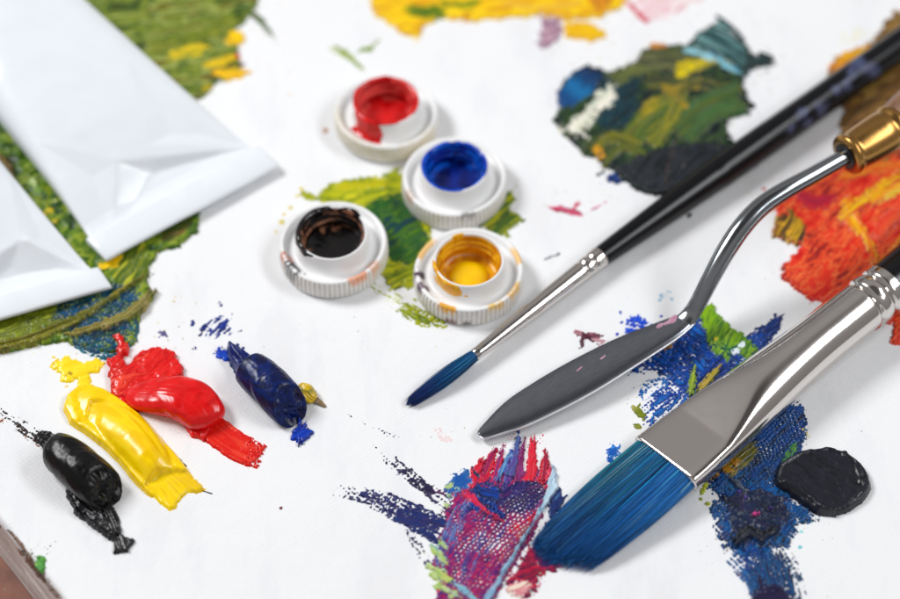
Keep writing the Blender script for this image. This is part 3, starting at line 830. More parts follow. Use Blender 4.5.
# A: green patch, top left
s = Smear(1, 1.0)
s.poly([(20, -30), (262, -30), (262, -5), (255, 12), (246, 22), (238, 30), (236, 44), (240, 58), (243, 70), (232, 78), (214, 84), (206, 98), (192, 100), (150, 76), (80, 20)], [(44, 66, 16), (84, 106, 24), (130, 142, 44), (64, 92, 20), (160, 170, 84), (104, 120, 26), (100, 76, 20)], ang=-8, sk=4, sl=60, h=.7, lump=.4, edge=3)
s.stroke([(150, 50), (190, 42), (232, 22)], 14, [(120, 134, 30), (86, 104, 20), (150, 150, 50)], h=.8)
s.stroke([(236, 6), (252, 14), (266, 28), (283, 53)], [14, 9, 6, 2], [(50, 76, 24), (84, 108, 40)], h=.5, dry=[0, 0, .2, .45])
s.stroke([(170, 58), (192, 52), (206, 50)], [10, 16, 8], [(242, 210, 10), (230, 196, 20), (170, 160, 30)], h=.7)
s.dots([(236, 38, 9), (228, 44, 5)], [(250, 206, 0), (244, 190, 0)], h=.8, edge=3)
s.stroke([(205, 68), (222, 64), (236, 58)], [8, 12, 6], [(244, 200, 10), (200, 170, 20)], h=.7)
s.dots([(238, 57, 4)], [(214, 40, 40)], h=.6)
s.stroke([(214, 74), (232, 75), (248, 72)], [8, 13, 3], [(250, 200, 0), (240, 186, 10)], h=.7)
s.stroke([(214, 72), (228, 69), (240, 66)], 3, [(130, 60, 30)], h=.8)
s.dots([(205, 90, 5), (210, 88, 3)], [(244, 190, 20), (160, 150, 30)])
sm(s, 'green_smear', 'olive green paint with yellow dabs behind the large tube at the top left', mat=PF, step=.2)

# B: green and blue patch under the tubes
s = Smear(2)
s.poly([(-20, 90), (20, 130), (60, 180), (100, 215), (185, 205), (200, 214), (198, 232), (180, 246), (160, 252), (150, 268), (148, 284), (154, 292), (152, 302), (140, 312), (140, 330), (134, 344), (112, 354), (88, 350), (70, 344), (40, 346), (12, 352), (-20, 354)],
       [(30, 56, 14), (60, 96, 18), (96, 126, 22), (140, 156, 40), (70, 104, 16), (36, 66, 20)], ang=-25, sk=4, sl=30, h=.8, lump=.5, edge=3, blot=.6)
s.poly([(160, 226), (192, 216), (196, 226), (180, 240), (162, 246)], [(96, 80, 30), (60, 80, 24), (120, 96, 40)], ang=-20, h=.7)
s.poly([(-20, 316), (40, 304), (90, 290), (96, 308), (60, 326), (30, 342), (-20, 350)], [(60, 66, 14), (110, 120, 20), (84, 96, 12), (150, 160, 40)], ang=-20, sk=1.6, sl=20, h=.5, dry=.12, ds=.4)
s.poly([(58, 306), (84, 292), (112, 284), (140, 284), (140, 312), (136, 336), (122, 350), (96, 352), (74, 344), (66, 336), (50, 320)], [(3, 30, 64), (4, 56, 100), (8, 84, 120), (2, 22, 50), (30, 80, 60)], ang=-28, sk=1.6, sl=18, h=.35, dry=.2, ds=.35, edge=4)
s.stroke([(56, 316), (80, 304), (110, 290)], 16, [(120, 150, 50), (10, 70, 110), (8, 50, 90)], h=.3, dry=.38, ds=.3)
s.poly([(118, 244), (146, 240), (150, 262), (146, 286), (128, 292), (112, 280)], [(120, 134, 26), (70, 96, 20), (180, 180, 40)], ang=-60, h=.8, lump=.4)
s.stroke([(74, 342), (92, 350), (112, 352), (130, 342), (136, 326)], [8, 14, 14, 12, 8], [(4, 74, 104), (10, 110, 130), (4, 40, 84)], h=.4, dry=.25, rag=3)
s.stroke([(-15, 352), (20, 345), (50, 334), (84, 318), (112, 300), (148, 276)], [10, 11, 12, 9, 6, 4], [(96, 100, 16), (134, 128, 34), (74, 82, 10), (150, 136, 50)], h=1.1, rim=.4, sk=1.3, sl=50)
s.stroke([(68, 338), (96, 330), (124, 320), (140, 308), (152, 295)], [5, 9, 12, 13, 7], [(150, 132, 66), (118, 118, 24), (170, 150, 90), (96, 100, 20)], h=1.2, rim=.4, sk=1.3, sl=50)
s.dots([(112, 264, 8), (104, 268, 5), (118, 258, 5)], [(238, 196, 10), (220, 180, 20)], h=1.0, edge=4)
s.dots([(44, 218, 5), (50, 214, 4), (56, 224, 3)], [(214, 190, 20), (170, 150, 30)], h=1.2, edge=3)
s.stroke([(0, 158), (8, 170), (14, 182)], [10, 12, 6], [(110, 84, 40), (150, 120, 60)], h=1.2)
s.dots([(34, 186, 6), (38, 192, 5)], [(120, 160, 60), (170, 190, 110)], h=1.3)
s.stroke([(118, 340), (122, 336)], [4, 4], [(190, 60, 20)], h=.5)
sm(s, 'green_and_blue_smear', 'thick green and teal paint with olive ridges, lying under both tubes')

# C: yellow patch, top
s = Smear(3, 1.0)
s.poly([(368, -30), (640, -30), (632, -5), (622, 8), (600, 18), (570, 21), (540, 16), (505, 19), (470, 23), (440, 18), (424, 26), (416, 42), (400, 34), (385, 24), (372, 12)], [(232, 170, 4), (246, 200, 4), (250, 214, 20), (224, 160, 10), (238, 186, 20)], ang=-4, sk=3, sl=50, h=.7, edge=3)
s.poly([(536, 16), (560, 20), (566, 32), (556, 42), (542, 50), (537, 42), (542, 30)], [(176, 140, 160), (150, 110, 136), (196, 160, 170)], ang=-20, h=.4, edge=4)
s.poly([(562, 22), (590, 22), (603, 30), (608, 38), (590, 43), (566, 38)], [(242, 196, 10), (232, 176, 10)], ang=5, h=.6)
s.stroke([(408, 12), (428, 14), (446, 12)], [12, 16, 10], [(86, 120, 10), (60, 100, 20), (130, 150, 20)], h=.7)
s.stroke([(440, 4), (466, 6), (484, 2)], [8, 10, 6], [(110, 130, 20), (160, 160, 20)], h=.7)
s.stroke([(462, 16), (474, 14)], [7, 6], [(190, 120, 10)], h=.6)
s.poly([(582, -10), (618, -10), (612, 8), (600, 16), (590, 8)], [(196, 110, 10), (226, 150, 20), (160, 90, 40)], ang=60, h=.7)
s.stroke([(500, 4), (540, 10), (580, 4)], 8, [(226, 170, 50), (240, 190, 60)], h=.8)
sm(s, 'yellow_smear', 'long yellow paint smear with green and mauve touches cut by the top edge', mat=PF, step=.22)

# D
s = Smear(4)
s.poly([(636, -20), (725, -20), (700, 2), (686, 10), (668, 18), (650, 22), (640, 10), (634, 0)], [(240, 226, 230), (232, 190, 196), (244, 236, 236), (222, 160, 172)], ang=-30, sk=3, h=.2, dry=.1, ds=.6)
s.stroke([(628, 2), (640, 16), (650, 23)], [4, 6, 5], [(200, 60, 80), (226, 130, 140)], h=.3)
sm(s, 'pink_smear', 'pale pink paint smear with a red streak, beside the long yellow smear', mat=PF, step=.22)

# E: dark green patch
s = Smear(5, 1.0)
s.poly([(553, 120), (560, 104), (558, 92), (566, 78), (580, 68), (604, 70), (616, 76), (638, 64), (646, 50), (662, 44), (688, 46), (696, 34), (722, 20), (734, 36), (748, 48), (750, 66), (744, 80), (748, 96), (742, 106), (730, 118), (728, 132), (736, 146), (704, 186), (664, 196), (640, 190), (626, 182), (612, 170), (596, 160), (580, 152), (568, 140)],
       [(12, 30, 26), (26, 48, 32), (52, 76, 34), (14, 34, 40), (8, 18, 20)], ang=-35, sk=4, sl=24, h=.8, lump=.5, edge=3)
s.poly([(557, 108), (560, 90), (570, 76), (584, 67), (602, 70), (608, 80), (596, 92), (582, 104), (568, 112)], [(4, 30, 60), (4, 60, 110), (10, 110, 170), (4, 70, 130)], ang=-40, grad=(600, 72, 572, 108), gn=.4, h=.7, edge=5, fr=3, a=.9)
s.poly([(596, 84), (620, 76), (640, 74), (640, 100), (632, 130), (606, 134), (590, 124), (604, 106)], [(10, 40, 50), (14, 56, 66), (8, 26, 34)], ang=-50, h=.9, lump=.5)
for p, w, c in [([(612, 82), (640, 70), (680, 56)], 18, [(84, 94, 44), (110, 116, 60), (56, 70, 34)]),
                ([(640, 60), (665, 62), (690, 68)], 22, [(70, 78, 44), (110, 110, 70), (50, 60, 40)]),
                ([(645, 84), (690, 84), (738, 96)], 16, [(110, 104, 40), (70, 78, 40), (40, 48, 40)]),
                ([(628, 150), (650, 120), (690, 100)], 26, [(64, 88, 36), (90, 110, 36), (130, 126, 30), (50, 74, 34)]),
                ([(680, 136), (706, 112), (742, 98)], 34, [(56, 92, 46), (70, 104, 54), (46, 78, 40), (84, 100, 40)]),
                ([(650, 148), (668, 124), (680, 96)], 18, [(80, 100, 34), (136, 130, 30), (60, 84, 36)]),
                ([(590, 152), (612, 140), (640, 150)], 14, [(84, 100, 30), (120, 118, 30), (50, 64, 30)]),
                ([(604, 164), (622, 150), (644, 158)], 12, [(66, 84, 34), (100, 104, 30)]),
                ([(668, 94), (684, 90), (700, 86)], 10, [(60, 72, 40), (190, 160, 40)])]:
    s.stroke(p, w, c, h=.9, rim=.25, sk=2.4, sl=40, edge=3)
s.stroke([(640, 118), (648, 108), (660, 100)], [6, 14, 6], [(190, 166, 20), (130, 120, 30)], h=1)
s.stroke([(662, 88), (674, 96), (684, 108)], [8, 12, 5], [(200, 160, 30), (150, 124, 30), (110, 104, 40)], h=1)
s.stroke([(676, 74), (698, 66), (722, 62), (732, 72)], [14, 16, 10, 5], [(206, 184, 10), (180, 160, 20), (120, 124, 30)], h=1.1, rim=.2)
s.dots([(682, 76, 7), (690, 70, 6)], [(222, 200, 10), (196, 176, 10)], h=1.1)
s.dots([(654, 47, 6), (662, 48, 5)], [(210, 140, 60), (180, 110, 40)], h=.9)
s.dots([(597, 152, 6), (602, 158, 5)], [(214, 150, 10), (180, 130, 30)], h=1)
s.poly([(576, 120), (588, 108), (598, 96), (610, 88), (618, 92), (614, 104), (602, 114), (592, 124), (584, 130), (590, 140), (578, 142), (564, 134), (560, 126)], [(236, 230, 214), (244, 240, 226), (222, 222, 200), (190, 206, 190)], ang=-40, h=.9, edge=6, fr=4, lump=.3, a=.95)
s.poly([(612, 172), (634, 158), (660, 148), (700, 142), (732, 146), (712, 178), (680, 196), (650, 196), (630, 186)], [(10, 14, 20), (24, 30, 36), (40, 44, 50), (14, 20, 24)], ang=-50, h=1, lump=.45, sk=3)
s.stroke([(664, 186), (670, 160), (674, 144)], 5, [(70, 56, 50), (40, 36, 40)], h=1.2)
s.poly([(688, 52), (700, 32), (722, 20), (736, 38), (748, 54), (748, 74), (730, 66), (708, 56)], [(20, 50, 52), (110, 160, 160), (40, 80, 84), (150, 186, 184), (120, 160, 160)], ang=28, sk=3.2, sl=90, warp=3, blot=.05, con=2.8, h=.8)
for q in ([(690, 46), (718, 54), (744, 72)], [(698, 35), (724, 45), (747, 62)], [(708, 28), (730, 37), (748, 52)], [(720, 19), (736, 32), (744, 42)]): s.stroke(q, [3, 4.5, 4], [(14, 40, 44), (30, 64, 66)], h=.9, frg=0, edge=1)
s.stroke([(686, 52), (710, 60), (738, 74)], [7, 9, 7], [(120, 190, 210), (160, 206, 214)], h=.9)
s.stroke([(712, 56), (728, 66), (740, 74)], [3, 4, 3], [(10, 80, 140)], h=1)
s.poly([(746, 50), (756, 54), (766, 52), (778, 60), (768, 68), (754, 70), (742, 76)], [(22, 38, 40), (40, 60, 60)], ang=0, fr=3, h=.6, edge=4)
s.stroke([(738, 98), (750, 106), (750, 110)], [10, 8, 5], [(24, 24, 34)], h=.6)
s.dots([(613, 178, 6), (617, 181, 4)], [(4, 70, 150), (10, 50, 120)], h=.8)
sm(s, 'dark_green_smear', 'dark green, olive and cream paint patch beside the thin black brush handle', mat=PF, step=.18)

# F: yellow green under the caps
s = Smear(6, 1.0)
s.poly([(296, 188), (306, 192), (318, 194), (330, 184), (350, 178), (380, 176), (398, 166), (406, 176), (412, 200), (430, 226), (436, 250), (426, 280), (410, 292), (392, 286), (376, 272), (366, 240), (352, 208), (326, 202), (308, 202)], [(150, 160, 10), (190, 190, 14), (120, 140, 20), (206, 200, 30)], ang=-12, sk=3, sl=30, h=.35, edge=3)
s.poly([(362, 206), (380, 198), (402, 192), (420, 216), (430, 240), (420, 262), (404, 270), (390, 262), (378, 240)], [(40, 96, 24), (30, 80, 36), (70, 110, 20), (20, 66, 50), (14, 56, 70)], ang=-30, sk=3, h=.5, blot=.5)
s.stroke([(390, 284), (404, 276), (424, 268)], 16, [(140, 152, 10), (100, 124, 16), (180, 180, 20)], h=.45)
s.stroke([(336, 188), (360, 186), (390, 184)], 10, [(200, 190, 10), (160, 160, 10)], h=.5)
s.stroke([(376, 286), (400, 300), (414, 308)], [10, 22, 20], [(190, 196, 60), (214, 220, 120), (160, 170, 20)], h=.2, dry=.42, ds=.5)
s.stroke([(404, 308), (420, 318), (442, 325)], [14, 18, 8], [(150, 160, 10), (180, 186, 20), (110, 130, 10)], h=.35, dry=.2)
s.poly([(490, 196), (506, 190), (518, 196), (510, 210), (522, 214), (524, 222), (512, 228), (510, 240), (494, 236), (480, 226)], [(130, 150, 20), (180, 180, 10), (60, 96, 40), (90, 120, 30)], ang=-40, fr=3, h=.35, edge=4)
s.dots([(281, 222, 3.5), (290, 208, 3), (298, 196, 2.5), (276, 232, 2), (302, 190, 3), (284, 214, 1.5)], [(226, 196, 60), (214, 200, 90)], h=.15, edge=2)
s.dots([(512, 190, 2), (518, 180, 1.5), (516, 186, 1.2), (545, 205, 1.5), (540, 203, 1.2)], [(170, 170, 110)], h=.1)
s.stroke([(350, 305), (354, 318), (358, 332), (363, 344)], [3, 2.5, 2, 2.5], [(130, 140, 90)], h=.1, dry=.45)
sm(s, 'yellow_green_smear', 'yellow green paint smear spread under and between the four caps')

# G: red orange
s = Smear(7, 1.0)
s.poly([(800, 176), (830, 170), (860, 160), (900, 140), (945, 120), (945, 320), (905, 345), (888, 345), (893, 325), (850, 310), (818, 303), (796, 294), (783, 280), (781, 266), (796, 254), (800, 246), (784, 240), (772, 238), (776, 222), (774, 206), (784, 196)],
       [(206, 26, 20), (232, 60, 30), (222, 40, 34), (242, 120, 60), (196, 24, 28), (236, 80, 40), (150, 30, 30)], ang=-42, sk=2.2, sl=26, blot=.5, h=.6, con=2.6, lump=.2, edge=3, dryw=10)
s.poly([(772, 238), (776, 218), (790, 210), (806, 224), (808, 240), (796, 246)], [(70, 46, 30), (130, 96, 40), (206, 160, 30), (50, 34, 30)], ang=-60, sk=2.5, h=.7, lump=.4)
s.dots([(782, 226, 5), (788, 234, 4)], [(226, 170, 40)], h=.8)
s.stroke([(796, 196), (815, 204), (834, 200)], [12, 18, 12], [(196, 30, 50), (170, 30, 60)], h=.8)
s.stroke([(772, 206), (780, 200), (790, 206)], [6, 10, 8], [(220, 90, 40), (236, 150, 80)], h=.4, dry=.35)
s.stroke([(846, 200), (852, 222), (866, 240), (876, 268)], [14, 18, 10, 8], [(244, 190, 10), (230, 140, 20), (240, 100, 20)], h=1, rim=.2)
s.stroke([(838, 222), (850, 212), (866, 200), (900, 176)], [8, 14, 14, 12], [(240, 150, 20), (236, 196, 10), (220, 90, 30)], h=1, rim=.2)
s.stroke([(872, 204), (884, 196), (910, 186)], [10, 14, 14], [(214, 196, 20), (240, 180, 20), (230, 120, 30)], h=1)
s.stroke([(840, 180), (870, 170), (910, 166)], [10, 14, 14], [(236, 130, 40), (226, 80, 30), (240, 160, 40)], h=.9)
s.stroke([(874, 240), (890, 220), (910, 210)], [14, 18, 20], [(226, 60, 40), (236, 90, 50)], h=1)
s.stroke([(880, 262), (892, 250), (904, 236)], [5, 7, 6], [(240, 150, 30)], h=.9)
s.dots([(759, 197, 2), (764, 189, 2), (770, 192, 1.5), (761, 203, 1.5)], [(206, 70, 60)], h=.2)
sm(s, 'red_orange_smear', 'red and orange paint patch with yellow streaks, right of the palette knife neck', step=.17)

# H: top right brown/yellow
s = Smear(8, 1.0)
s.poly([(828, 74), (834, 60), (850, 50), (866, 46), (880, 34), (884, 20), (896, 12), (945, 0), (945, 130), (870, 175), (842, 168), (838, 140), (842, 112), (840, 92)], [(110, 74, 40), (150, 110, 50), (90, 60, 30), (176, 140, 70)], ang=-35, sk=4, h=.7, edge=4, lump=.3)
s.stroke([(832, 70), (848, 58), (870, 48)], [12, 14, 8], [(226, 180, 20), (236, 150, 20), (210, 120, 30)], h=.8)
s.stroke([(856, 92), (870, 82), (884, 74)], [10, 12, 8], [(180, 160, 20), (150, 120, 20)], h=.8)
s.stroke([(838, 40), (850, 36), (866, 30)], [8, 12, 10], [(226, 216, 130), (236, 230, 180)], h=.15, dry=.42)
sm(s, 'brown_smear', 'brown and yellow paint smear under the far end of the thin brush handle', mat=PF, step=.22)

# I: blue under the knife
s = Smear(9, .75)
s.poly([(616, 376), (630, 364), (650, 352), (664, 336), (678, 322), (700, 314), (716, 322), (736, 340), (752, 346), (744, 366), (716, 392), (696, 402), (676, 400), (668, 390), (664, 376), (648, 372), (632, 376)],
       [(2, 48, 128), (2, 72, 168), (2, 30, 88), (8, 96, 186)], ang=30, sk=2, sl=12, h=.4, dry=.16, ds=.35, edge=4, dryw=10, edry=.35)
s.stroke([(676, 384), (668, 400), (652, 412), (648, 426)], [26, 34, 22, 10], [(10, 70, 170), (8, 50, 140), (20, 110, 190)], h=.3, dry=.3, ds=.35)
s.stroke([(666, 380), (644, 388), (646, 404)], [16, 10, 8], [(10, 70, 160), (10, 100, 170)], h=.2, dry=.45)
s.stroke([(694, 396), (706, 384), (728, 366)], 24, [(8, 40, 120), (10, 60, 150), (4, 30, 80)], h=.5, dry=.1)
s.poly([(624, 334), (626, 318), (636, 314), (648, 322), (656, 332), (640, 346), (628, 344)], [(10, 60, 190), (20, 80, 210)], ang=20, h=.3, edge=5, dry=.25, es=3)
s.stroke([(744, 352), (762, 338), (776, 322)], [22, 20, 10], [(6, 50, 140), (10, 70, 160), (4, 30, 90)], h=.4, dry=.18, edge=3.5)
s.stroke([(762, 334), (774, 326), (778, 318)], [16, 12, 8], [(4, 30, 90), (8, 50, 120)], h=.5, edge=3)
s.poly([(698, 314), (706, 304), (716, 306), (722, 318), (734, 328), (748, 338), (758, 350), (748, 360), (736, 352), (726, 362), (714, 356), (706, 340)], [(96, 150, 20), (130, 174, 20), (60, 110, 40), (150, 190, 50)], ang=-60, sk=2, h=.6, edge=3.5, fr=2)
s.stroke([(712, 344), (726, 352), (738, 348)], [14, 12, 10], [(10, 50, 90), (20, 90, 60)], h=.5, dry=.3)
s.dots([(736, 353, 5), (741, 346, 4)], [(220, 232, 238)], h=.6, edge=3)
s.dots([(715, 341, 2.5)], [(230, 210, 20)], h=.9)
s.stroke([(698, 394), (706, 384), (718, 370)], [6, 11, 6], [(150, 140, 30), (190, 160, 70), (110, 120, 20)], h=1.0, rim=.2)
s.stroke([(690, 396), (692, 382), (694, 370)], [8, 9, 5], [(110, 140, 20), (150, 170, 40)], h=.9)
s.stroke([(664, 350), (672, 346)], [5, 4], [(160, 110, 30)], h=.6)
s.dots([(678, 322, 6)], [(130, 130, 30)], h=.4, edge=3)
s.dots([(622, 322, 1.5), (618, 334, 1.5), (620, 312, 1.2), (661, 316, 1.2), (630, 300, 1), (640, 392, 1.5), (634, 388, 1), (648, 442, 1)], [(10, 60, 180)], h=.15)
s.dots([(664, 296, 4), (672, 298, 3), (660, 300, 2), (668, 292, 2)], [(170, 200, 224), (150, 190, 220)], h=.08, dry=.3, edge=3)
sm(s, 'blue_and_green_smear', 'bright blue paint with leaf green dabs between the knife blade and the flat brush', step=.13)

# specks
s = Smear(10)
s.poly([(632, 406), (640, 404), (646, 414), (643, 420), (636, 416)], [(140, 146, 30), (110, 124, 20), (176, 170, 80)], ang=60, h=.4, edge=3)
s.dots([(637, 426, 4), (641, 428, 2)], [(110, 124, 30), (160, 160, 60)], h=.3, edge=3)
sm(s, 'green_dab', 'tiny olive green paint dab above the flat brush ferrule', 'paint dab', step=.12)
s = Smear(11)
s.poly([(609, 452), (612, 442), (620, 444), (622, 454), (614, 462), (609, 460)], [(30, 110, 200), (60, 140, 214)], ang=60, h=.2, dry=.28, edge=4, es=3)
s.dots([(612, 452, 5), (611, 460, 3)], [(20, 90, 180)], h=.2, edge=4)
sm(s, 'blue_dab', 'small bright blue paint dab at the upper edge of the flat brush bristles', 'paint dab', step=.12)
s = Smear(12)
s.stroke([(577, 332), (588, 336), (607, 336)], [4, 8, 3], [(150, 80, 96), (90, 40, 60), (200, 140, 150)], h=.35, edge=2)
s.stroke([(582, 346), (584, 336), (594, 342)], [3, 6, 3], [(110, 40, 60), (70, 30, 50)], h=.4)
s.stroke([(594, 340), (604, 341), (601, 344)], [3, 3, 2], [(200, 150, 160)], h=.2)
sm(s, 'maroon_dab', 'small maroon paint mark just above the knife blade', 'paint dab', step=.12)
s = Smear(13)
s.stroke([(552, 208), (566, 210), (578, 214)], [3, 7, 5], [(196, 30, 80), (160, 30, 70), (226, 110, 140)], h=.3)
s.stroke([(570, 214), (576, 206), (580, 202)], [3, 5, 2], [(206, 60, 100)], h=.3)
s.stroke([(584, 216), (596, 208), (604, 203)], [1.5, 2, 1], [(170, 180, 190), (220, 120, 150)], h=.1, dry=.3)
sm(s, 'crimson_dab', 'tiny crimson paint mark between the blue cap and the thin black handle', 'paint dab', step=.14)
s = Smear(14)
s.stroke([(335, 48), (346, 54), (362, 68)], [7, 8, 3], [(140, 160, 70), (110, 140, 50), (190, 200, 130)], h=.2, dry=.12)
s.stroke([(360, 50), (370, 48), (374, 44)], [5, 8, 4], [(150, 170, 80), (120, 150, 60)], h=.2)
sm(s, 'pale_green_dab', 'faint pale green paint marks above the red cap', 'paint dab', mat=PF, step=.2)
s = Smear(15)
s.poly([(204, 322), (210, 316), (218, 318), (228, 314), (235, 322), (232, 330), (235, 340), (224, 334), (216, 342), (206, 340), (200, 334)], [(10, 30, 110), (16, 50, 150), (8, 24, 90)], ang=-50, sk=2.2, sl=14, h=.3, dry=.36, ds=.8, edge=4, fr=2)
s.dots([(221, 305, 2.5), (219, 303, 1.6), (193, 322, 2.2), (192, 325, 1.5), (211, 298, .8), (208, 301, .8), (195, 348, 1.6), (205, 352, 1), (216, 352, 1.2), (241, 331, 1), (179, 327, .8), (200, 308, .8), (222, 348, 1), (204, 347, .9)], [(10, 34, 120), (40, 50, 120)], h=.15, edge=1.5)
sm(s, 'navy_dab', 'broken navy blue paint spots behind the rolled lump of blue paint', 'paint dab', step=.12)
s = Smear(16)
s.dots([(162, 334, 3.6), (166, 335, 3), (159, 337, 2), (195, 349, 1.2)], [(110, 100, 150), (90, 80, 130)], h=.15, edge=3, es=2.5)
sm(s, 'violet_dab', 'small dull violet paint spot right of the olive ridge', 'paint dab', step=.12)
s = Smear(17)
s.poly([(432, 430), (440, 428), (452, 440), (448, 444), (438, 438)], [(238, 214, 214), (240, 222, 222)], h=.03, dry=.2, edge=3)
sm(s, 'faint_pink_dab', 'very faint pink paint stain left of the knife tip', 'paint dab', step=.14)
s = Smear(18)
rng = random.Random(5)
s.stroke([(0, 526), (10, 532), (20, 545), (30, 560), (44, 580), (60, 598)], [3, 3, 4, 5, 3, 3], [(90, 60, 40), (60, 40, 30), (130, 100, 80)], h=.15, dry=.42, ds=.7)
s.stroke([(22, 552), (30, 562), (42, 578)], [4, 6, 4], [(70, 36, 24), (50, 30, 20), (110, 70, 50)], h=.3, dry=.1)
s.poly([(36, 556), (42, 554), (47, 560), (45, 568), (40, 576), (37, 568)], [(120, 180, 30), (60, 140, 60), (90, 160, 40)], h=.4, edge=3)
s.dots([(rng.gauss(38, 8), rng.gauss(552, 10), rng.uniform(.3, 1.2)) for _ in range(40)], [(120, 130, 110), (160, 160, 140)], h=.06, edge=1)
sm(s, 'edge_stain', 'brown and green paint stain on the canvas edge at the lower left corner', 'paint stain', step=.12)
s = Smear(19)
s.dots([(327, 131, 3), (325, 129, 2)], [(196, 150, 130)], h=.1, edge=3)
sm(s, 'brown_dab', 'pinkish brown paint speck left of the red cap', 'paint dab', mat=PF, step=.2)
s = Smear(20)
s.dots([(667, 181, 3.5), (686, 172, 4), (689, 216, 3), (750, 168, 4), (755, 165, 3), (602, 172, 2), (598, 174, 2)], [(20, 22, 30), (40, 44, 60)], h=.3, edge=3)
sm(s, 'black_dab', 'black paint drips peeping out along the thin black handle', 'paint dab', mat=PF, step=.18)
for sd, dl, lb in [(21, [(281, 508, 2.2), (283, 509, 1.2)], 'tiny dark red paint speck on bare canvas to the lower right of the red lump'),
                   (61, [(262, 545, 1.0)], 'minute dark paint speck on bare canvas, lowest of the loose specks at the left'),
                   (62, [(727, 551, 1.2), (730, 550, .9)], 'tiny brown paint speck just left of the blue and black patch'),
                   (63, [(860, 430, 1.1)], 'tiny dark paint speck on bare canvas above the black paint disc')]:
    s = Smear(sd); s.dots(dl, [(110, 40, 50), (80, 40, 50)], h=.1, edge=1.2); sm(s, 'paint_speck', lb, 'paint speck', step=.12)
for sd, st, lb in [(22, ([(348, 416), (366, 424), (388, 434), (404, 440)], [2, 3, 5, 3], .5), 'faint grey dry brush mark above the indigo strokes'),
                   (64, ([(546, 259), (552, 257), (560, 254)], [1.2, 1.8, 1.0], .1), 'faint grey scratch mark right of the yellow cap')]:
    s = Smear(sd); s.stroke(st[0], st[1], [(120, 120, 130), (90, 90, 110)], h=.06, dry=st[2], ds=.3); sm(s, 'dry_brush_mark', lb, 'paint mark', step=.12)

# J: blue black patch, bottom right
s = Smear(23, .7)
s.poly([(716, 456), (748, 436), (770, 420), (786, 406), (800, 404), (807, 418), (806, 434), (799, 452), (792, 470), (794, 500), (812, 512), (818, 520), (800, 524), (794, 536), (790, 552), (776, 548), (768, 570), (752, 556), (738, 560), (724, 548), (716, 536), (712, 520), (708, 508), (716, 498), (706, 486), (702, 470)],
       [(3, 18, 48), (2, 50, 110), (0, 84, 150), (3, 12, 36), (4, 96, 156)], ang=-50, sk=1.8, sl=14, h=.4, dry=.06, ds=.25, edge=5, es=3, dryw=9, edry=.35)
s.poly([(750, 438), (772, 418), (790, 405), (803, 408), (806, 430), (799, 452), (788, 466), (770, 480), (752, 480), (744, 466)], [(4, 36, 100), (8, 74, 150), (4, 56, 104), (3, 18, 56)], ang=-52, sk=1.4, sl=16, h=.3)
s.holes([(744, 440), (798, 402), (808, 430), (798, 470), (760, 486), (740, 470)], .30, long=.9)
s.holes([(700, 500), (730, 480), (730, 560), (700, 540)], .3)
s.stroke([(728, 472), (742, 458), (756, 446)], [16, 22, 12], [(40, 60, 30), (120, 110, 20), (20, 50, 60), (170, 140, 30)], h=.6, lump=.4)
s.dots([(716, 476, 5), (726, 471, 6), (734, 464, 5), (708, 480, 3), (720, 468, 4)], [(190, 140, 20), (150, 100, 10), (214, 170, 40)], h=1.0, edge=4, lump=.5)
s.dots([(703, 492, 4), (706, 486, 3), (707, 504, 2.5), (702, 500, 2)], [(190, 196, 40), (120, 140, 30)], h=.4, edge=3)
s.stroke([(786, 464), (792, 450), (796, 442)], [10, 8, 5], [(50, 130, 60), (90, 150, 40), (10, 80, 90)], h=.4, dry=.15)
s.dots([(806, 434, 1.6), (803, 430, 2), (810, 437, .8)], [(214, 200, 90)], h=.1)
s.poly([(726, 498), (744, 490), (770, 492), (786, 500), (790, 516), (778, 534), (762, 546), (744, 548), (732, 540), (726, 520)], [(12, 16, 34), (24, 26, 44), (14, 30, 60), (40, 30, 60), (10, 12, 24)], ang=20, sk=2.5, h=.6, lump=1.1, edge=6, es=5, a=.9, fr=3)
s.stroke([(735, 546), (748, 534), (760, 540), (776, 530)], [10, 14, 12, 8], [(14, 18, 30), (30, 36, 50)], h=1.3, rim=.3, lump=.7)
s.dots([(754, 517, 3), (758, 516, 2)], [(190, 60, 130)], h=1.6, edge=2)
s.dots([(739, 494, 2.5), (745, 500, 1.8), (770, 510, 2)], [(90, 70, 150), (60, 50, 110)], h=1.5, edge=2)
s.stroke([(730, 482), (738, 486), (744, 492)], [5, 7, 4], [(60, 70, 90), (110, 120, 140)], h=1.2)
s.stroke([(740, 552), (760, 572), (764, 590)], [34, 44, 30], [(6, 66, 140), (4, 40, 110), (14, 96, 160)], h=.3, dry=.24, ds=.3)
s.stroke([(764, 560), (770, 580), (778, 612)], [40, 46, 42], [(8, 50, 100), (6, 34, 80), (14, 80, 130), (30, 24, 60)], h=.4, dry=.16, ds=.4, sk=2.2)
s.stroke([(754, 600), (772, 596), (796, 612)], [14, 24, 20], [(34, 24, 66), (20, 16, 50)], h=.4, dry=.1)
s.stroke([(786, 556), (796, 576), (802, 606)], [14, 12, 10], [(10, 70, 110), (8, 50, 90)], h=.3, dry=.35)
s.stroke([(798, 520), (806, 514), (818, 516)], [10, 10, 6], [(10, 80, 130), (14, 100, 130)], h=.3, dry=.25)
s.dots([(801, 532, 2), (806, 540, 1.5), (800, 548, 2), (812, 522, 1.5), (820, 515, 1.4), (808, 528, 1)], [(90, 190, 200), (150, 220, 220)], h=.1, edge=2)
s.dots([(721, 528, 1), (739, 575, 1.2), (742, 577, 1.6), (712, 540, 1), (716, 552, 1.2), (740, 571, .8)], [(10, 50, 110), (120, 60, 30)], h=.1)
sm(s, 'blue_black_smear', 'textured dark blue and black paint patch coming out from under the flat brush ferrule', step=.13)

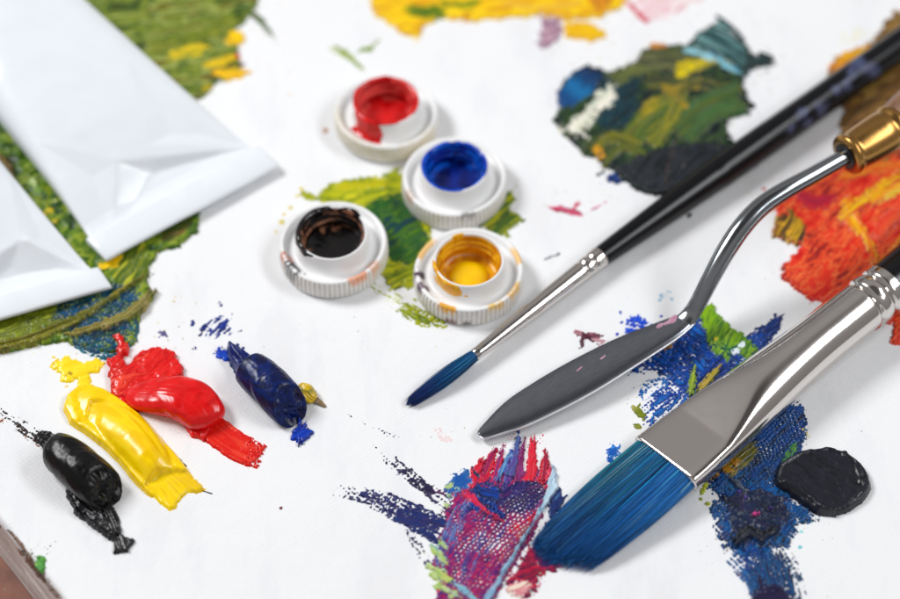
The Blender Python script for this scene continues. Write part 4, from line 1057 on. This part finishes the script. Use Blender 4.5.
# black disc
s = Smear(24, 0)
s.poly([(773, 480), (778, 466), (792, 456), (808, 450), (828, 449), (846, 453), (860, 463), (868, 476), (870, 490), (862, 504), (846, 514), (828, 517), (812, 513), (800, 504), (786, 494), (776, 489)], [(18, 20, 29), (26, 28, 39), (12, 14, 21)], ang=30, h=1.0, edge=1.6, ridge=.05, rim=.3, lump=.2, es=9)
s.stroke([(776, 484), (790, 490), (806, 500), (822, 512), (836, 515)], [4, 6, 6, 5, 4], [(16, 18, 26), (30, 32, 42)], h=1.9, rim=.3, lump=.5, sk=2.5)
s.stroke([(838, 454), (856, 470), (860, 492), (848, 508)], [2.5, 4, 4, 2.5], [(20, 22, 30)], h=1.6, lump=.3, sk=2)
s.stroke([(812, 462), (830, 480), (842, 500)], [2, 3, 2], [(18, 20, 28)], h=1.4, sk=2)
sm(s, 'black_paint_disc', 'flat round blob of blackish paint with a wrinkled rim at the right', 'paint blob', mat=M['stiff'], step=.12, ramp=3.8)

# L: indigo dry strokes
s = Smear(25)
s.stroke([(328, 491), (350, 493), (376, 500), (404, 512), (440, 530)], [6, 14, 20, 26, 30], [(30, 36, 90), (16, 44, 110), (54, 44, 96), (24, 28, 80)], h=.25, dry=[.62, .38, .2, .06, 0], ds=.3, sk=2)
s.stroke([(366, 440), (388, 458), (408, 474), (432, 494)], [4, 10, 13, 12], [(40, 36, 72), (30, 26, 60), (60, 52, 90)], h=.25, dry=[.66, .46, .25, .0], ds=.3, sk=2)
s.stroke([(430, 488), (446, 494), (452, 502)], [6, 10, 8], [(60, 50, 90), (90, 40, 90)], h=.2, dry=.36)
s.stroke([(408, 532), (418, 548), (430, 566)], [5, 10, 6], [(60, 50, 100), (44, 34, 80)], h=.2, dry=.34, ds=.3)
s.stroke([(436, 500), (452, 512)], [10, 14], [(30, 30, 80)], h=.2, dry=.3)
sm(s, 'indigo_smear', 'dry indigo brush strokes pointing left from the red and purple patch', step=.12)

# K: red, purple and blue patch
s = Smear(26, .8)
PK = [(70, 20, 90), (176, 18, 70), (44, 28, 110), (206, 24, 80), (90, 30, 110), (30, 40, 120), (150, 20, 80)]
s.poly([(434, 602), (440, 580), (430, 566), (440, 552), (436, 538), (446, 524), (442, 512), (452, 502), (450, 490), (460, 480), (470, 476), (540, 470), (552, 470), (551, 492), (543, 514), (534, 536), (520, 560), (504, 584), (490, 612), (440, 612)], PK, ang=-52, sk=1.7, sl=34, h=.2, edge=3.5, es=3, warp=3, con=3, fr=2, blot=.45)
# ragged fan of crimson at the top, each tongue its own pull of the brush
for q, w, c in [([(470, 488), (476, 472), (484, 459)], 11, [(190, 14, 46), (220, 20, 60)]), ([(480, 486), (488, 466), (495, 450)], 12, [(206, 16, 50), (150, 20, 80)]), ([(492, 486), (498, 466), (503, 449)], 9, [(214, 20, 56), (120, 30, 110)]),
                ([(506, 488), (508, 468), (511, 450)], 9, [(90, 40, 130), (60, 90, 170)]), ([(516, 488), (520, 462), (524, 444)], 9, [(150, 60, 140), (120, 20, 90)]), ([(528, 490), (532, 464), (533, 442)], 12, [(206, 14, 44), (226, 30, 60)]),
                ([(540, 492), (544, 468), (546, 452)], 10, [(200, 14, 44), (150, 20, 60)]), ([(546, 494), (549, 476), (551, 462)], 7, [(190, 20, 60), (220, 60, 90)])]:
    s.stroke(q, [w, w, w*.45], c, h=.55, sk=1.3, sl=18, rag=7, edge=2.5, es=2.5)
s.stroke([(508, 478), (514, 462), (518, 440), (519, 430)], [12, 9, 4, 1.2], [(60, 110, 170), (90, 60, 140), (30, 90, 140)], h=.9, sk=1.1, rag=1, frg=.2)
s.stroke([(498, 480), (504, 466), (510, 456)], [7, 6, 4], [(110, 170, 210), (60, 110, 180)], h=.8, sk=1)
s.stroke([(530, 446), (538, 436), (546, 424)], [20, 22, 12], [(196, 30, 60), (214, 50, 80), (120, 20, 50)], h=.15, dry=.52, ds=.45)
s.stroke([(510, 438), (513, 431)], [6, 3], [(226, 110, 140)], h=.1, dry=.4)
s.poly([(500, 486), (524, 480), (548, 484), (546, 500), (530, 512), (510, 516), (498, 506)], [(34, 26, 90), (50, 34, 110), (26, 20, 80), (90, 26, 96)], ang=-45, sk=2, h=.3, edge=4, fr=3)
s.poly([(466, 504), (474, 488), (488, 484), (502, 490), (500, 504), (504, 518), (494, 522), (480, 514), (468, 512)], [(6, 20, 90), (10, 60, 150), (20, 24, 60), (8, 80, 170)], ang=30, sk=2.5, h=.55, lump=.5, edge=5, fr=3)
s.stroke([(462, 492), (472, 500), (486, 512), (500, 521)], [6, 8, 7, 4], [(206, 20, 60), (226, 40, 80), (150, 20, 70)], h=.6, edge=4, a=.9)
s.stroke([(505, 532), (520, 526), (536, 512)], [5, 9, 7], [(220, 20, 60), (196, 20, 60)], h=.4, dry=.12)
s.stroke([(440, 575), (446, 548), (456, 520), (468, 500)], [10, 20, 20, 8], [(120, 170, 210), (60, 60, 140), (90, 130, 190), (40, 40, 120)], h=.3, dry=.22, ds=.7, sk=1.6, a=.85)
s.stroke([(462, 585), (470, 560), (480, 536)], [10, 16, 10], [(60, 30, 120), (100, 130, 190), (50, 50, 130)], h=.25, dry=.3, ds=.7, a=.7)
s.stroke([(486, 552), (498, 536), (508, 520)], [6, 10, 6], [(40, 70, 170), (50, 40, 130)], h=.25, dry=.25, ds=.7, a=.8)
s.stroke([(500, 560), (516, 540), (530, 522)], [8, 14, 8], [(196, 60, 120), (190, 110, 60), (150, 30, 90)], h=.25, dry=.25, ds=.7, a=.7)
s.poly([(444, 490), (452, 478), (462, 470), (470, 474), (474, 484), (462, 494), (450, 498)], [(30, 110, 180), (20, 80, 160), (130, 180, 200)], ang=-30, h=.35, edge=5, es=3, fr=2)
s.dots([(450, 486, 4), (456, 490, 3), (449, 496, 2), (446, 506, 2)], [(180, 200, 120), (150, 190, 170)], h=.4, edge=4)
s.holes([(446, 505), (500, 496), (530, 478), (553, 470), (552, 496), (536, 534), (500, 590), (484, 612), (440, 612), (450, 560)], .34, long=1.25)
s.stroke([(474, 464), (473, 471), (478, 477)], [1.5, 2, 2], [(20, 40, 80)], h=.3, frg=0)
for q, w in [([(432, 548), (440, 556), (446, 566)], 9), ([(428, 566), (438, 574), (450, 582)], 12), ([(436, 584), (446, 590), (458, 598)], 10), ([(440, 540), (444, 548)], 6)]:
    s.stroke(q, [w*.6, w, w*.7], [(196, 214, 110), (150, 190, 100), (214, 226, 160), (130, 180, 160)], h=.45, edge=4, rag=5, lump=.3, a=.9)
s.stroke([(454, 584), (466, 592), (480, 604)], [6, 8, 6], [(150, 196, 206), (110, 160, 190)], h=.5)
s.poly([(516, 568), (526, 550), (538, 540), (560, 546), (558, 560), (566, 568), (550, 572), (540, 578), (535, 592), (524, 600), (514, 590), (506, 584)], [(150, 14, 46), (90, 16, 60), (190, 24, 60), (60, 20, 70), (206, 30, 60)], ang=-20, sk=2.5, h=.4, edge=4, lump=.4, fr=2)
s.poly([(506, 590), (514, 583), (526, 582), (532, 588), (526, 598), (512, 606)], [(240, 226, 212), (246, 236, 224), (214, 130, 140), (240, 220, 200)], ang=-30, h=.4, edge=5, fr=3, dry=.12)
s.stroke([(524, 603), (536, 594), (542, 580)], [2, 3, 2], [(190, 40, 80), (220, 140, 160)], h=.2, dry=.3)
s.poly([(532, 548), (545, 522), (556, 530), (566, 548), (556, 570), (545, 568), (536, 566)], [(60, 22, 80), (34, 26, 84), (110, 20, 66), (24, 30, 90)], ang=-50, h=.4, edge=4, lump=.4, fr=2)
s.poly([(548, 498), (553, 478), (558, 486), (562, 496), (567, 496), (560, 512), (548, 522)], [(30, 60, 120), (20, 34, 96), (60, 100, 150)], ang=-70, h=.35, edge=3.5)
s.poly([(552, 463), (556, 474), (558, 490), (552, 498), (546, 508), (538, 520), (534, 526), (540, 508), (546, 490)], [(150, 190, 214), (190, 212, 226), (90, 140, 190)], ang=-65, sk=1.4, h=.7, edge=1.5, frg=.1, rim=.2)
s.stroke([(540, 510), (532, 526), (519, 547), (503, 574), (482, 610)], [4, 3, 4, 6, 8], [(110, 170, 206), (170, 200, 220), (80, 130, 180), (150, 190, 214)], h=.9, rim=.1, edge=2.2, es=6, sk=1, sl=40, frg=.15)
sm(s, 'red_and_purple_smear', 'red, purple and pale blue paint patch between the knife tip and the flat brush', step=.115)

# ------------------------------------------------------------------ squeezed paint
def bead(name, pts, parent, col, seed, k=2.3, lump=.12, face=False, colf=None, n=110, capr=(1.0, 1.0), sink=.1, cols=None, mat=None, fold=0, shear=0):
    """pts: (px, py, half width, half height) at the bead's visible middle; rounded ends"""
    Pw = []
    for (a, b, w, h) in pts:
        p = at(a, b, h*(1-sink)); Pw.append([p[0], p[1], h*(1-sink), w, h])
    Q, _ = resample(Pw, 1, n)
    NS = 96; th = np.linspace(0, 2*math.pi, NS, endpoint=False)
    seg = np.r_[0, np.cumsum(np.linalg.norm(np.diff(Q[:, :3], axis=0), axis=1))]; T = seg[-1]
    def sc(i):
        a = np.clip(seg[i]/max(Q[0][3]*capr[0], .01), 0, 1) if capr[0] else 1
        b = np.clip((T-seg[i])/max(Q[-1][3]*capr[1], .01), 0, 1) if capr[1] else 1
        return math.sqrt(max(0, 1-(1-a)**2))*math.sqrt(max(0, 1-(1-b)**2))*.999+.001
    secs = []
    for i in range(n):
        w, h = Q[i][3]*sc(i), Q[i][4]*sc(i)
        r = 1/(np.abs(np.cos(th)/max(w, 1e-4))**k+np.abs(np.sin(th)/max(h, 1e-4))**k)**(1/k)
        r = r*(1+lump*(fbm(np.cos(th)*1.3+seed, np.sin(th)*1.3+seg[i]*.35, seed, 4)-.5)*2)
        r = r*(1+.012*(noise(th*7+seed, np.full(NS, seg[i]*.12), seed+8)-.5)*2*np.clip(seg[i], 0, 1))
        if fold: r = r*(1+fold*np.sin(seg[i]*1.7+2*np.sin(th+1)+seed)*.5*(fbm(np.cos(th)+3, np.full(NS, seg[i]*.2), seed+3, 2)))
        S = np.stack([r*np.cos(th), r*np.sin(th)], -1)
        secs.append(S)
    V = loft(Q[:, :3], lambda i: secs[i], NS)
    if shear:
        ax_ = Q[-1][:3]-Q[-4][:3]; ax_ /= np.linalg.norm(ax_)
        for i in range(n):
            wgt = ss(.35, 1.0, np.array(seg[i]/T)); V[i*NS:(i+1)*NS] += ax_[None]*(-shear*wgt*secs[i][:, 1])[:, None]
    V[:, 2] = np.maximum(V[:, 2], -.1)
    F = [tuple(int(x) for x in f) for f in grid_faces(n, NS)]
    F.append(tuple(range(NS))[::-1])
    if face:
        # crumpled end face: rings going inwards, sucked in and twisted
        a = Q[-1][:3]-Q[-3][:3]; a /= np.linalg.norm(a); s = np.cross(a, [0, 0, 1.0]); s /= np.linalg.norm(s); up = np.cross(s, a)
        rings = [(1.0, .0), (.985, .28), (.95, .5), (.9, .62), (.84, .6)]+[(q, 0) for q in np.linspace(.78, .02, 22)]
        base = len(V); VV = []
        for (q, dz) in rings[1:]:
            S = secs[-1]*q
            x, y = S[:, 0]/Q[-1][3], S[:, 1]/Q[-1][4]
            sw = np.arctan2(y, x)+2.2*np.hypot(x, y)
            dep = dz if q > .8 else (.45-.5*np.exp(-((x-.12)**2+(y+.05)**2)/.06)+1.2*(fbm(x*2.2+seed, y*2.2, seed+3, 4)-.5)*2+.42*np.sin(sw*2+seed)*np.hypot(x, y))
            if q > .8: dep = dep+.18*(fbm(x*3+seed, y*3, seed+5, 3)-.5)*2
            VV.append(Q[-1][:3][None]+s[None]*S[:, :1]+up[None]*S[:, 1:]+a[None]*(np.zeros(NS)+dep-shear*S[:, 1])[:, None])
        V = np.concatenate([V]+VV); off = (n-1)*NS
        nr = len(rings)
        g = grid_faces(nr, NS)+off
        F += [tuple(int(x) for x in f) for f in g]
        F.append(tuple(range(off+(nr-1)*NS, off+nr*NS)))
    else: F.append(tuple(range((n-1)*NS, n*NS)))
    V[:, 2] = np.maximum(V[:, 2], -.1)
    nn = fbm(V[:, 0]*.5, V[:, 1]*.5+V[:, 2], seed+40, 3)
    C = pal(cols or [col, col], contrast(nn, 1.8))
    return mesh(name, V, F, mat or M['thick'], parent, colors=C)

def sq(px, py, label):
    g = at(px, py); return empty('squeezed_paint', (g[0], g[1], 0), label, 'squeezed paint', 'thick squeezed lumps of pure paint')

# black
e = sq(84, 470, 'glossy black roll of squeezed paint, lowest and leftmost of the four lumps')
bead('paint_roll', [(50, 449, 2.5, 2.6), (60, 453, 3.1, 3.1), (72, 462, 3.45, 3.35), (90, 478, 3.5, 3.4), (101, 487, 3.3, 3.2)], e, (10, 10, 12), 3, k=2.1, lump=.08, face=True, capr=(.5, .0), cols=[(7, 7, 8), (12, 11, 12)], shear=.75, mat=M['satin'])
s = Smear(31, 0.5)
s.stroke([(-12, 408), (8, 418), (26, 430), (46, 442)], [10, 14, 14, 13], [(16, 12, 12), (60, 34, 26), (12, 10, 12)], h=.3, dry=[.62, .5, .42, .12], ds=.45)
s.stroke([(2, 421), (24, 434), (40, 444)], [4, 9, 8], [(200, 130, 90), (150, 90, 60)], h=.15, dry=.56)
s.stroke([(38, 438), (48, 442), (56, 450)], [12, 18, 20], [(12, 11, 13), (24, 20, 20)], h=.9, lump=.5)
s.stroke([(70, 494), (82, 508), (98, 522), (116, 538)], [8, 18, 18, 9], [(12, 12, 15), (24, 24, 30), (10, 10, 12)], h=1.1, lump=.7, rim=.2, sk=2)
s.stroke([(100, 500), (110, 516), (118, 536)], [14, 14, 8], [(10, 10, 12), (18, 18, 22)], h=.9, lump=.5)
s.poly([(114, 538), (120, 534), (127, 536), (135, 541), (130, 546), (128, 552), (118, 554), (112, 554), (114, 546)], [(12, 12, 14), (30, 30, 34)], ang=70, fr=2.5, h=.8, sk=1.5, edge=2)
s.build('paint_smear', M['thick2'], e, step=.12)

# yellow
e = sq(125, 440, 'long yellow lump of squeezed paint between the black and the red lumps')
YC = [(250, 206, 0), (255, 216, 6), (246, 198, 0)]
s = Smear(32, 0.0)
s.poly([(52, 366), (54, 358), (62, 362), (66, 356), (74, 358), (82, 362), (96, 360), (104, 364), (98, 372), (90, 374), (92, 384), (96, 394), (84, 398), (78, 388), (76, 380), (66, 386), (60, 376)], [(250, 214, 20), (255, 226, 40), (240, 200, 10)], ang=-10, h=.5, edge=4, es=3, lump=.5)
s.poly([(66, 397), (63, 410), (69, 424), (84, 434), (100, 446), (118, 462), (132, 480), (146, 495), (152, 498), (176, 480), (190, 474), (182, 462), (172, 450), (160, 436), (146, 420), (132, 408), (118, 398), (104, 390), (92, 386), (78, 387)], YC, ang=45, h=.9, edge=1.0, es=12, lump=.2, dome=.5, domew=10, ridge=.05)
s.stroke([(80, 412), (92, 410), (108, 412)], [30, 40, 34], YC, h=1.1, mound=[.3, .7, .5], mend=12, edge=1.0, ridge=.02, lump=.06)
s.stroke([(92, 416), (112, 424), (134, 442), (152, 464), (164, 482)], [22, 36, 42, 38, 30], YC, h=.8, mound=[.6, 1.5, 2.4, 2.4, 1.1], mend=14, edge=.8, ridge=.02, lump=.07, sk=6)
s.stroke([(126, 414), (146, 436), (166, 462)], [5, 8, 5], YC, h=1.9, mound=[.2, .5, .3], edge=1, ridge=.1, a=.6)
s.poly([(144, 488), (158, 476), (178, 472), (190, 474), (198, 482), (207, 490), (196, 493), (187, 492), (182, 500), (176, 508), (169, 512), (160, 504), (150, 496)], [(246, 206, 0), (252, 216, 10), (240, 196, 10), (232, 190, 40)], ang=40, fr=1.5, h=.6, edge=1.6, ridge=.4, lump=.2, keep=.2)
s.dots([(70, 374, 3), (66, 377, 2)], [(190, 150, 40)], h=.6)
s.build('paint_smear', M['thick'], e, step=.13, ramp=3.2)
s = Smear(33, 0)
s.stroke([(166, 447), (174, 455), (186, 466)], [1.5, 2.6, 1.5], [(14, 10, 8)], h=.6, edge=.8)
s.stroke([(199, 488), (203, 491), (206, 492)], [1.5, 2, 1.5], [(14, 10, 8)], h=.9, edge=.6)
s.build('dark_streak', M['thick'], e, step=.1)

# red
e = sq(180, 400, 'glossy bright red lump of squeezed paint right of the yellow one')
RC = [(214, 12, 14), (228, 22, 22), (206, 8, 12)]
s = Smear(34, .1)
s.poly([(108, 362), (116, 360), (118, 346), (112, 338), (120, 336), (128, 346), (128, 354), (122, 360), (128, 366), (136, 358), (148, 352), (162, 350), (174, 354), (181, 364), (184, 376), (176, 386), (168, 398), (160, 408), (140, 410), (124, 406), (112, 396), (110, 380)],
       [(216, 16, 18), (232, 34, 30), (204, 10, 14), (240, 70, 50)], ang=-35, sk=2.5, h=1.0, edge=3, es=4, lump=.5, dome=.3, ridge=.2)
s.poly([(118, 400), (140, 396), (166, 400), (186, 412), (196, 428), (204, 440), (192, 438), (180, 422), (158, 414), (136, 412), (124, 408)], RC, ang=20, h=.9, edge=1.5, lump=.3)
s.stroke([(206, 424), (222, 436), (240, 448), (262, 458)], [26, 30, 30, 26], [(222, 22, 14), (228, 34, 22), (216, 14, 10), (234, 60, 40)], h=.35, dry=[0, 0, 0, .16], ds=.2, rag=1.4, sk=1.4, rim=.08, edge=1.4, ridge=.12)
s.build('paint_smear', M['thick'], e, step=.12)
bead('paint_roll', [(124, 393, 1.8, .6), (146, 395, 3.0, 1.4), (168, 396, 3.5, 2.1), (188, 401, 3.8, 2.3), (203, 413, 3.5, 2.0), (211, 427, 3.0, 1.2)], e, RC[0], 27, k=2.7, lump=.06, capr=(1.6, .6), cols=RC, fold=.04)
s = Smear(35, 0)
s.poly([(184, 424), (200, 414), (220, 412), (222, 420), (212, 430), (204, 442), (194, 438)], RC, ang=60, h=1.1, edge=1.5, lump=.4)
s.build('paint_fold', M['thick'], e, step=.12)

# blue
e = sq(268, 388, 'glossy dark blue roll of squeezed paint with a yellow speck at its front')
BC = [(5, 18, 62), (8, 32, 96), (6, 20, 66), (26, 12, 52)]
s = Smear(37, 0)
s.poly([(227, 349), (231, 346), (241, 352), (252, 359), (262, 367), (264, 378), (254, 390), (244, 385), (235, 376), (229, 364)], [(8, 24, 84), (12, 32, 104), (6, 18, 66)], ang=42, sk=4, sl=40, h=2.5, edge=2.2, es=5, ridge=.18, lump=.7, con=1.6)
s.stroke([(231, 352), (244, 368), (256, 384)], [5, 8, 6], [(12, 32, 110), (8, 24, 84)], h=3.0, edge=1.5, ridge=.1, lump=.3)
s.build('paint_wedge', M['satin'], e, step=.12, ramp=3.6)
bead('paint_roll', [(247, 366, 2.9, 2.9), (256, 374, 3.2, 3.15), (268, 385, 3.3, 3.25), (280, 397, 3.3, 3.2), (287, 404, 3.15, 3.1)], e, BC[0], 41, k=2.1, lump=.075, face=True, capr=(.35, .0), cols=BC, shear=.75, mat=M['satin'])
s = Smear(36, 0.3)
s.poly([(214, 352), (218, 348), (226, 350), (230, 356), (226, 362), (218, 358)], [(10, 60, 190), (20, 80, 210)], h=.4, edge=3, es=3)
s.stroke([(302, 424), (299, 434), (298, 440)], [10, 10, 14], [(6, 30, 130), (10, 50, 160)], h=.7, lump=.4)
s.poly([(291, 440), (294, 430), (304, 428), (313, 431), (312, 436), (304, 440), (299, 443)], [(8, 40, 150), (14, 60, 180), (6, 26, 110)], ang=-20, fr=2, h=.6, edge=2.5)
s.dots([(206, 382, .9), (212, 380, .9), (208, 376, .7), (238, 345, 2), (243, 348, 1.8)], [(20, 40, 120)], h=.3, edge=1)
s.build('paint_smear', M['thick'], e, step=.12)
bead('yellow_fleck', [(299, 386, .8, .8), (306, 391, 1.4, 1.1), (312, 397, 1.0, .8), (316, 400, .4, .4)], e, (226, 190, 20), 47, k=2, lump=.5, cols=[(230, 196, 10), (214, 176, 30), (150, 140, 60)])
bead('brown_fleck', [(313, 398, .5, .5), (319, 402, .5, .3), (326, 407, .2, .15)], e, (120, 90, 60), 48, k=2, lump=.3, cols=[(110, 84, 56), (150, 130, 100)])
KEY, FILL, WORLD, FSTOP = 4.45, 1.8, .84, 9.0
# ------------------------------------------------------------------ lamps, world, camera
def area(name, loc, size, power, col=(1, 1, 1), tgt=(0, 0, 0), sy=None):
    l = bpy.data.lights.new(name, 'AREA'); l.energy = power; l.color = col; l.size = size*MM
    if sy: l.shape = 'RECTANGLE'; l.size_y = sy*MM
    o = bpy.data.objects.new(name, l); COL.objects.link(o)
    o.location = Vector(loc)*MM; d = (Vector(tgt)-Vector(loc)).normalized(); o.rotation_euler = d.to_track_quat('-Z', 'Y').to_euler()
    return o
area('key_softbox', (-480, 230, 560), 230, KEY, (.985, .99, 1), sy=230)
area('right_strip_softbox', (400, 60, 500), 240, FILL*.5, (.955, .98, 1), sy=90)
area('right_strip_softbox', (470, -110, 460), 240, FILL*.5, (.955, .98, 1), sy=110)
w = bpy.data.worlds.new('World'); scene.world = w; w.use_nodes = True
nt = w.node_tree; bg = nt.nodes['Background']
tc = nd(nt, 'ShaderNodeTexCoord'); sp = nd(nt, 'ShaderNodeSeparateXYZ'); nt.links.new(tc.outputs['Generated'], sp.inputs[0])
nt.links.new(ramp(nt, sp.outputs['Z'], [(0, (.30, .28, .27)), (.5, (.36, .35, .35)), (.74, (.46, .44, .43)), (.86, (.44, .42, .41)), (.93, (.10, .095, .095)), (1, (.12, .12, .12))]), bg.inputs['Color'])
bg.inputs['Strength'].default_value = WORLD
cam = bpy.data.cameras.new('camera'); co = bpy.data.objects.new('camera', cam); COL.objects.link(co)
co.location = Vector(CAM)*MM; co.rotation_euler = (math.pi/2-EL, 0, 0)
cam.sensor_width = 36; cam.lens = 36*DIST/WID; cam.clip_start = .01; cam.clip_end = 20
fp = at(560, 430, 1.0)
cam.dof.use_dof = True; cam.dof.focus_distance = float(np.dot(fp-CAM, FW))*MM; cam.dof.aperture_fstop = FSTOP; cam.dof.aperture_blades = 0
scene.camera = co
scene.render.engine = 'CYCLES'
scene.view_settings.view_transform = 'Standard'; scene.view_settings.look = 'None'; scene.view_settings.exposure = 0; scene.view_settings.gamma = 1
scene.render.resolution_x = 1024; scene.render.resolution_y = 682
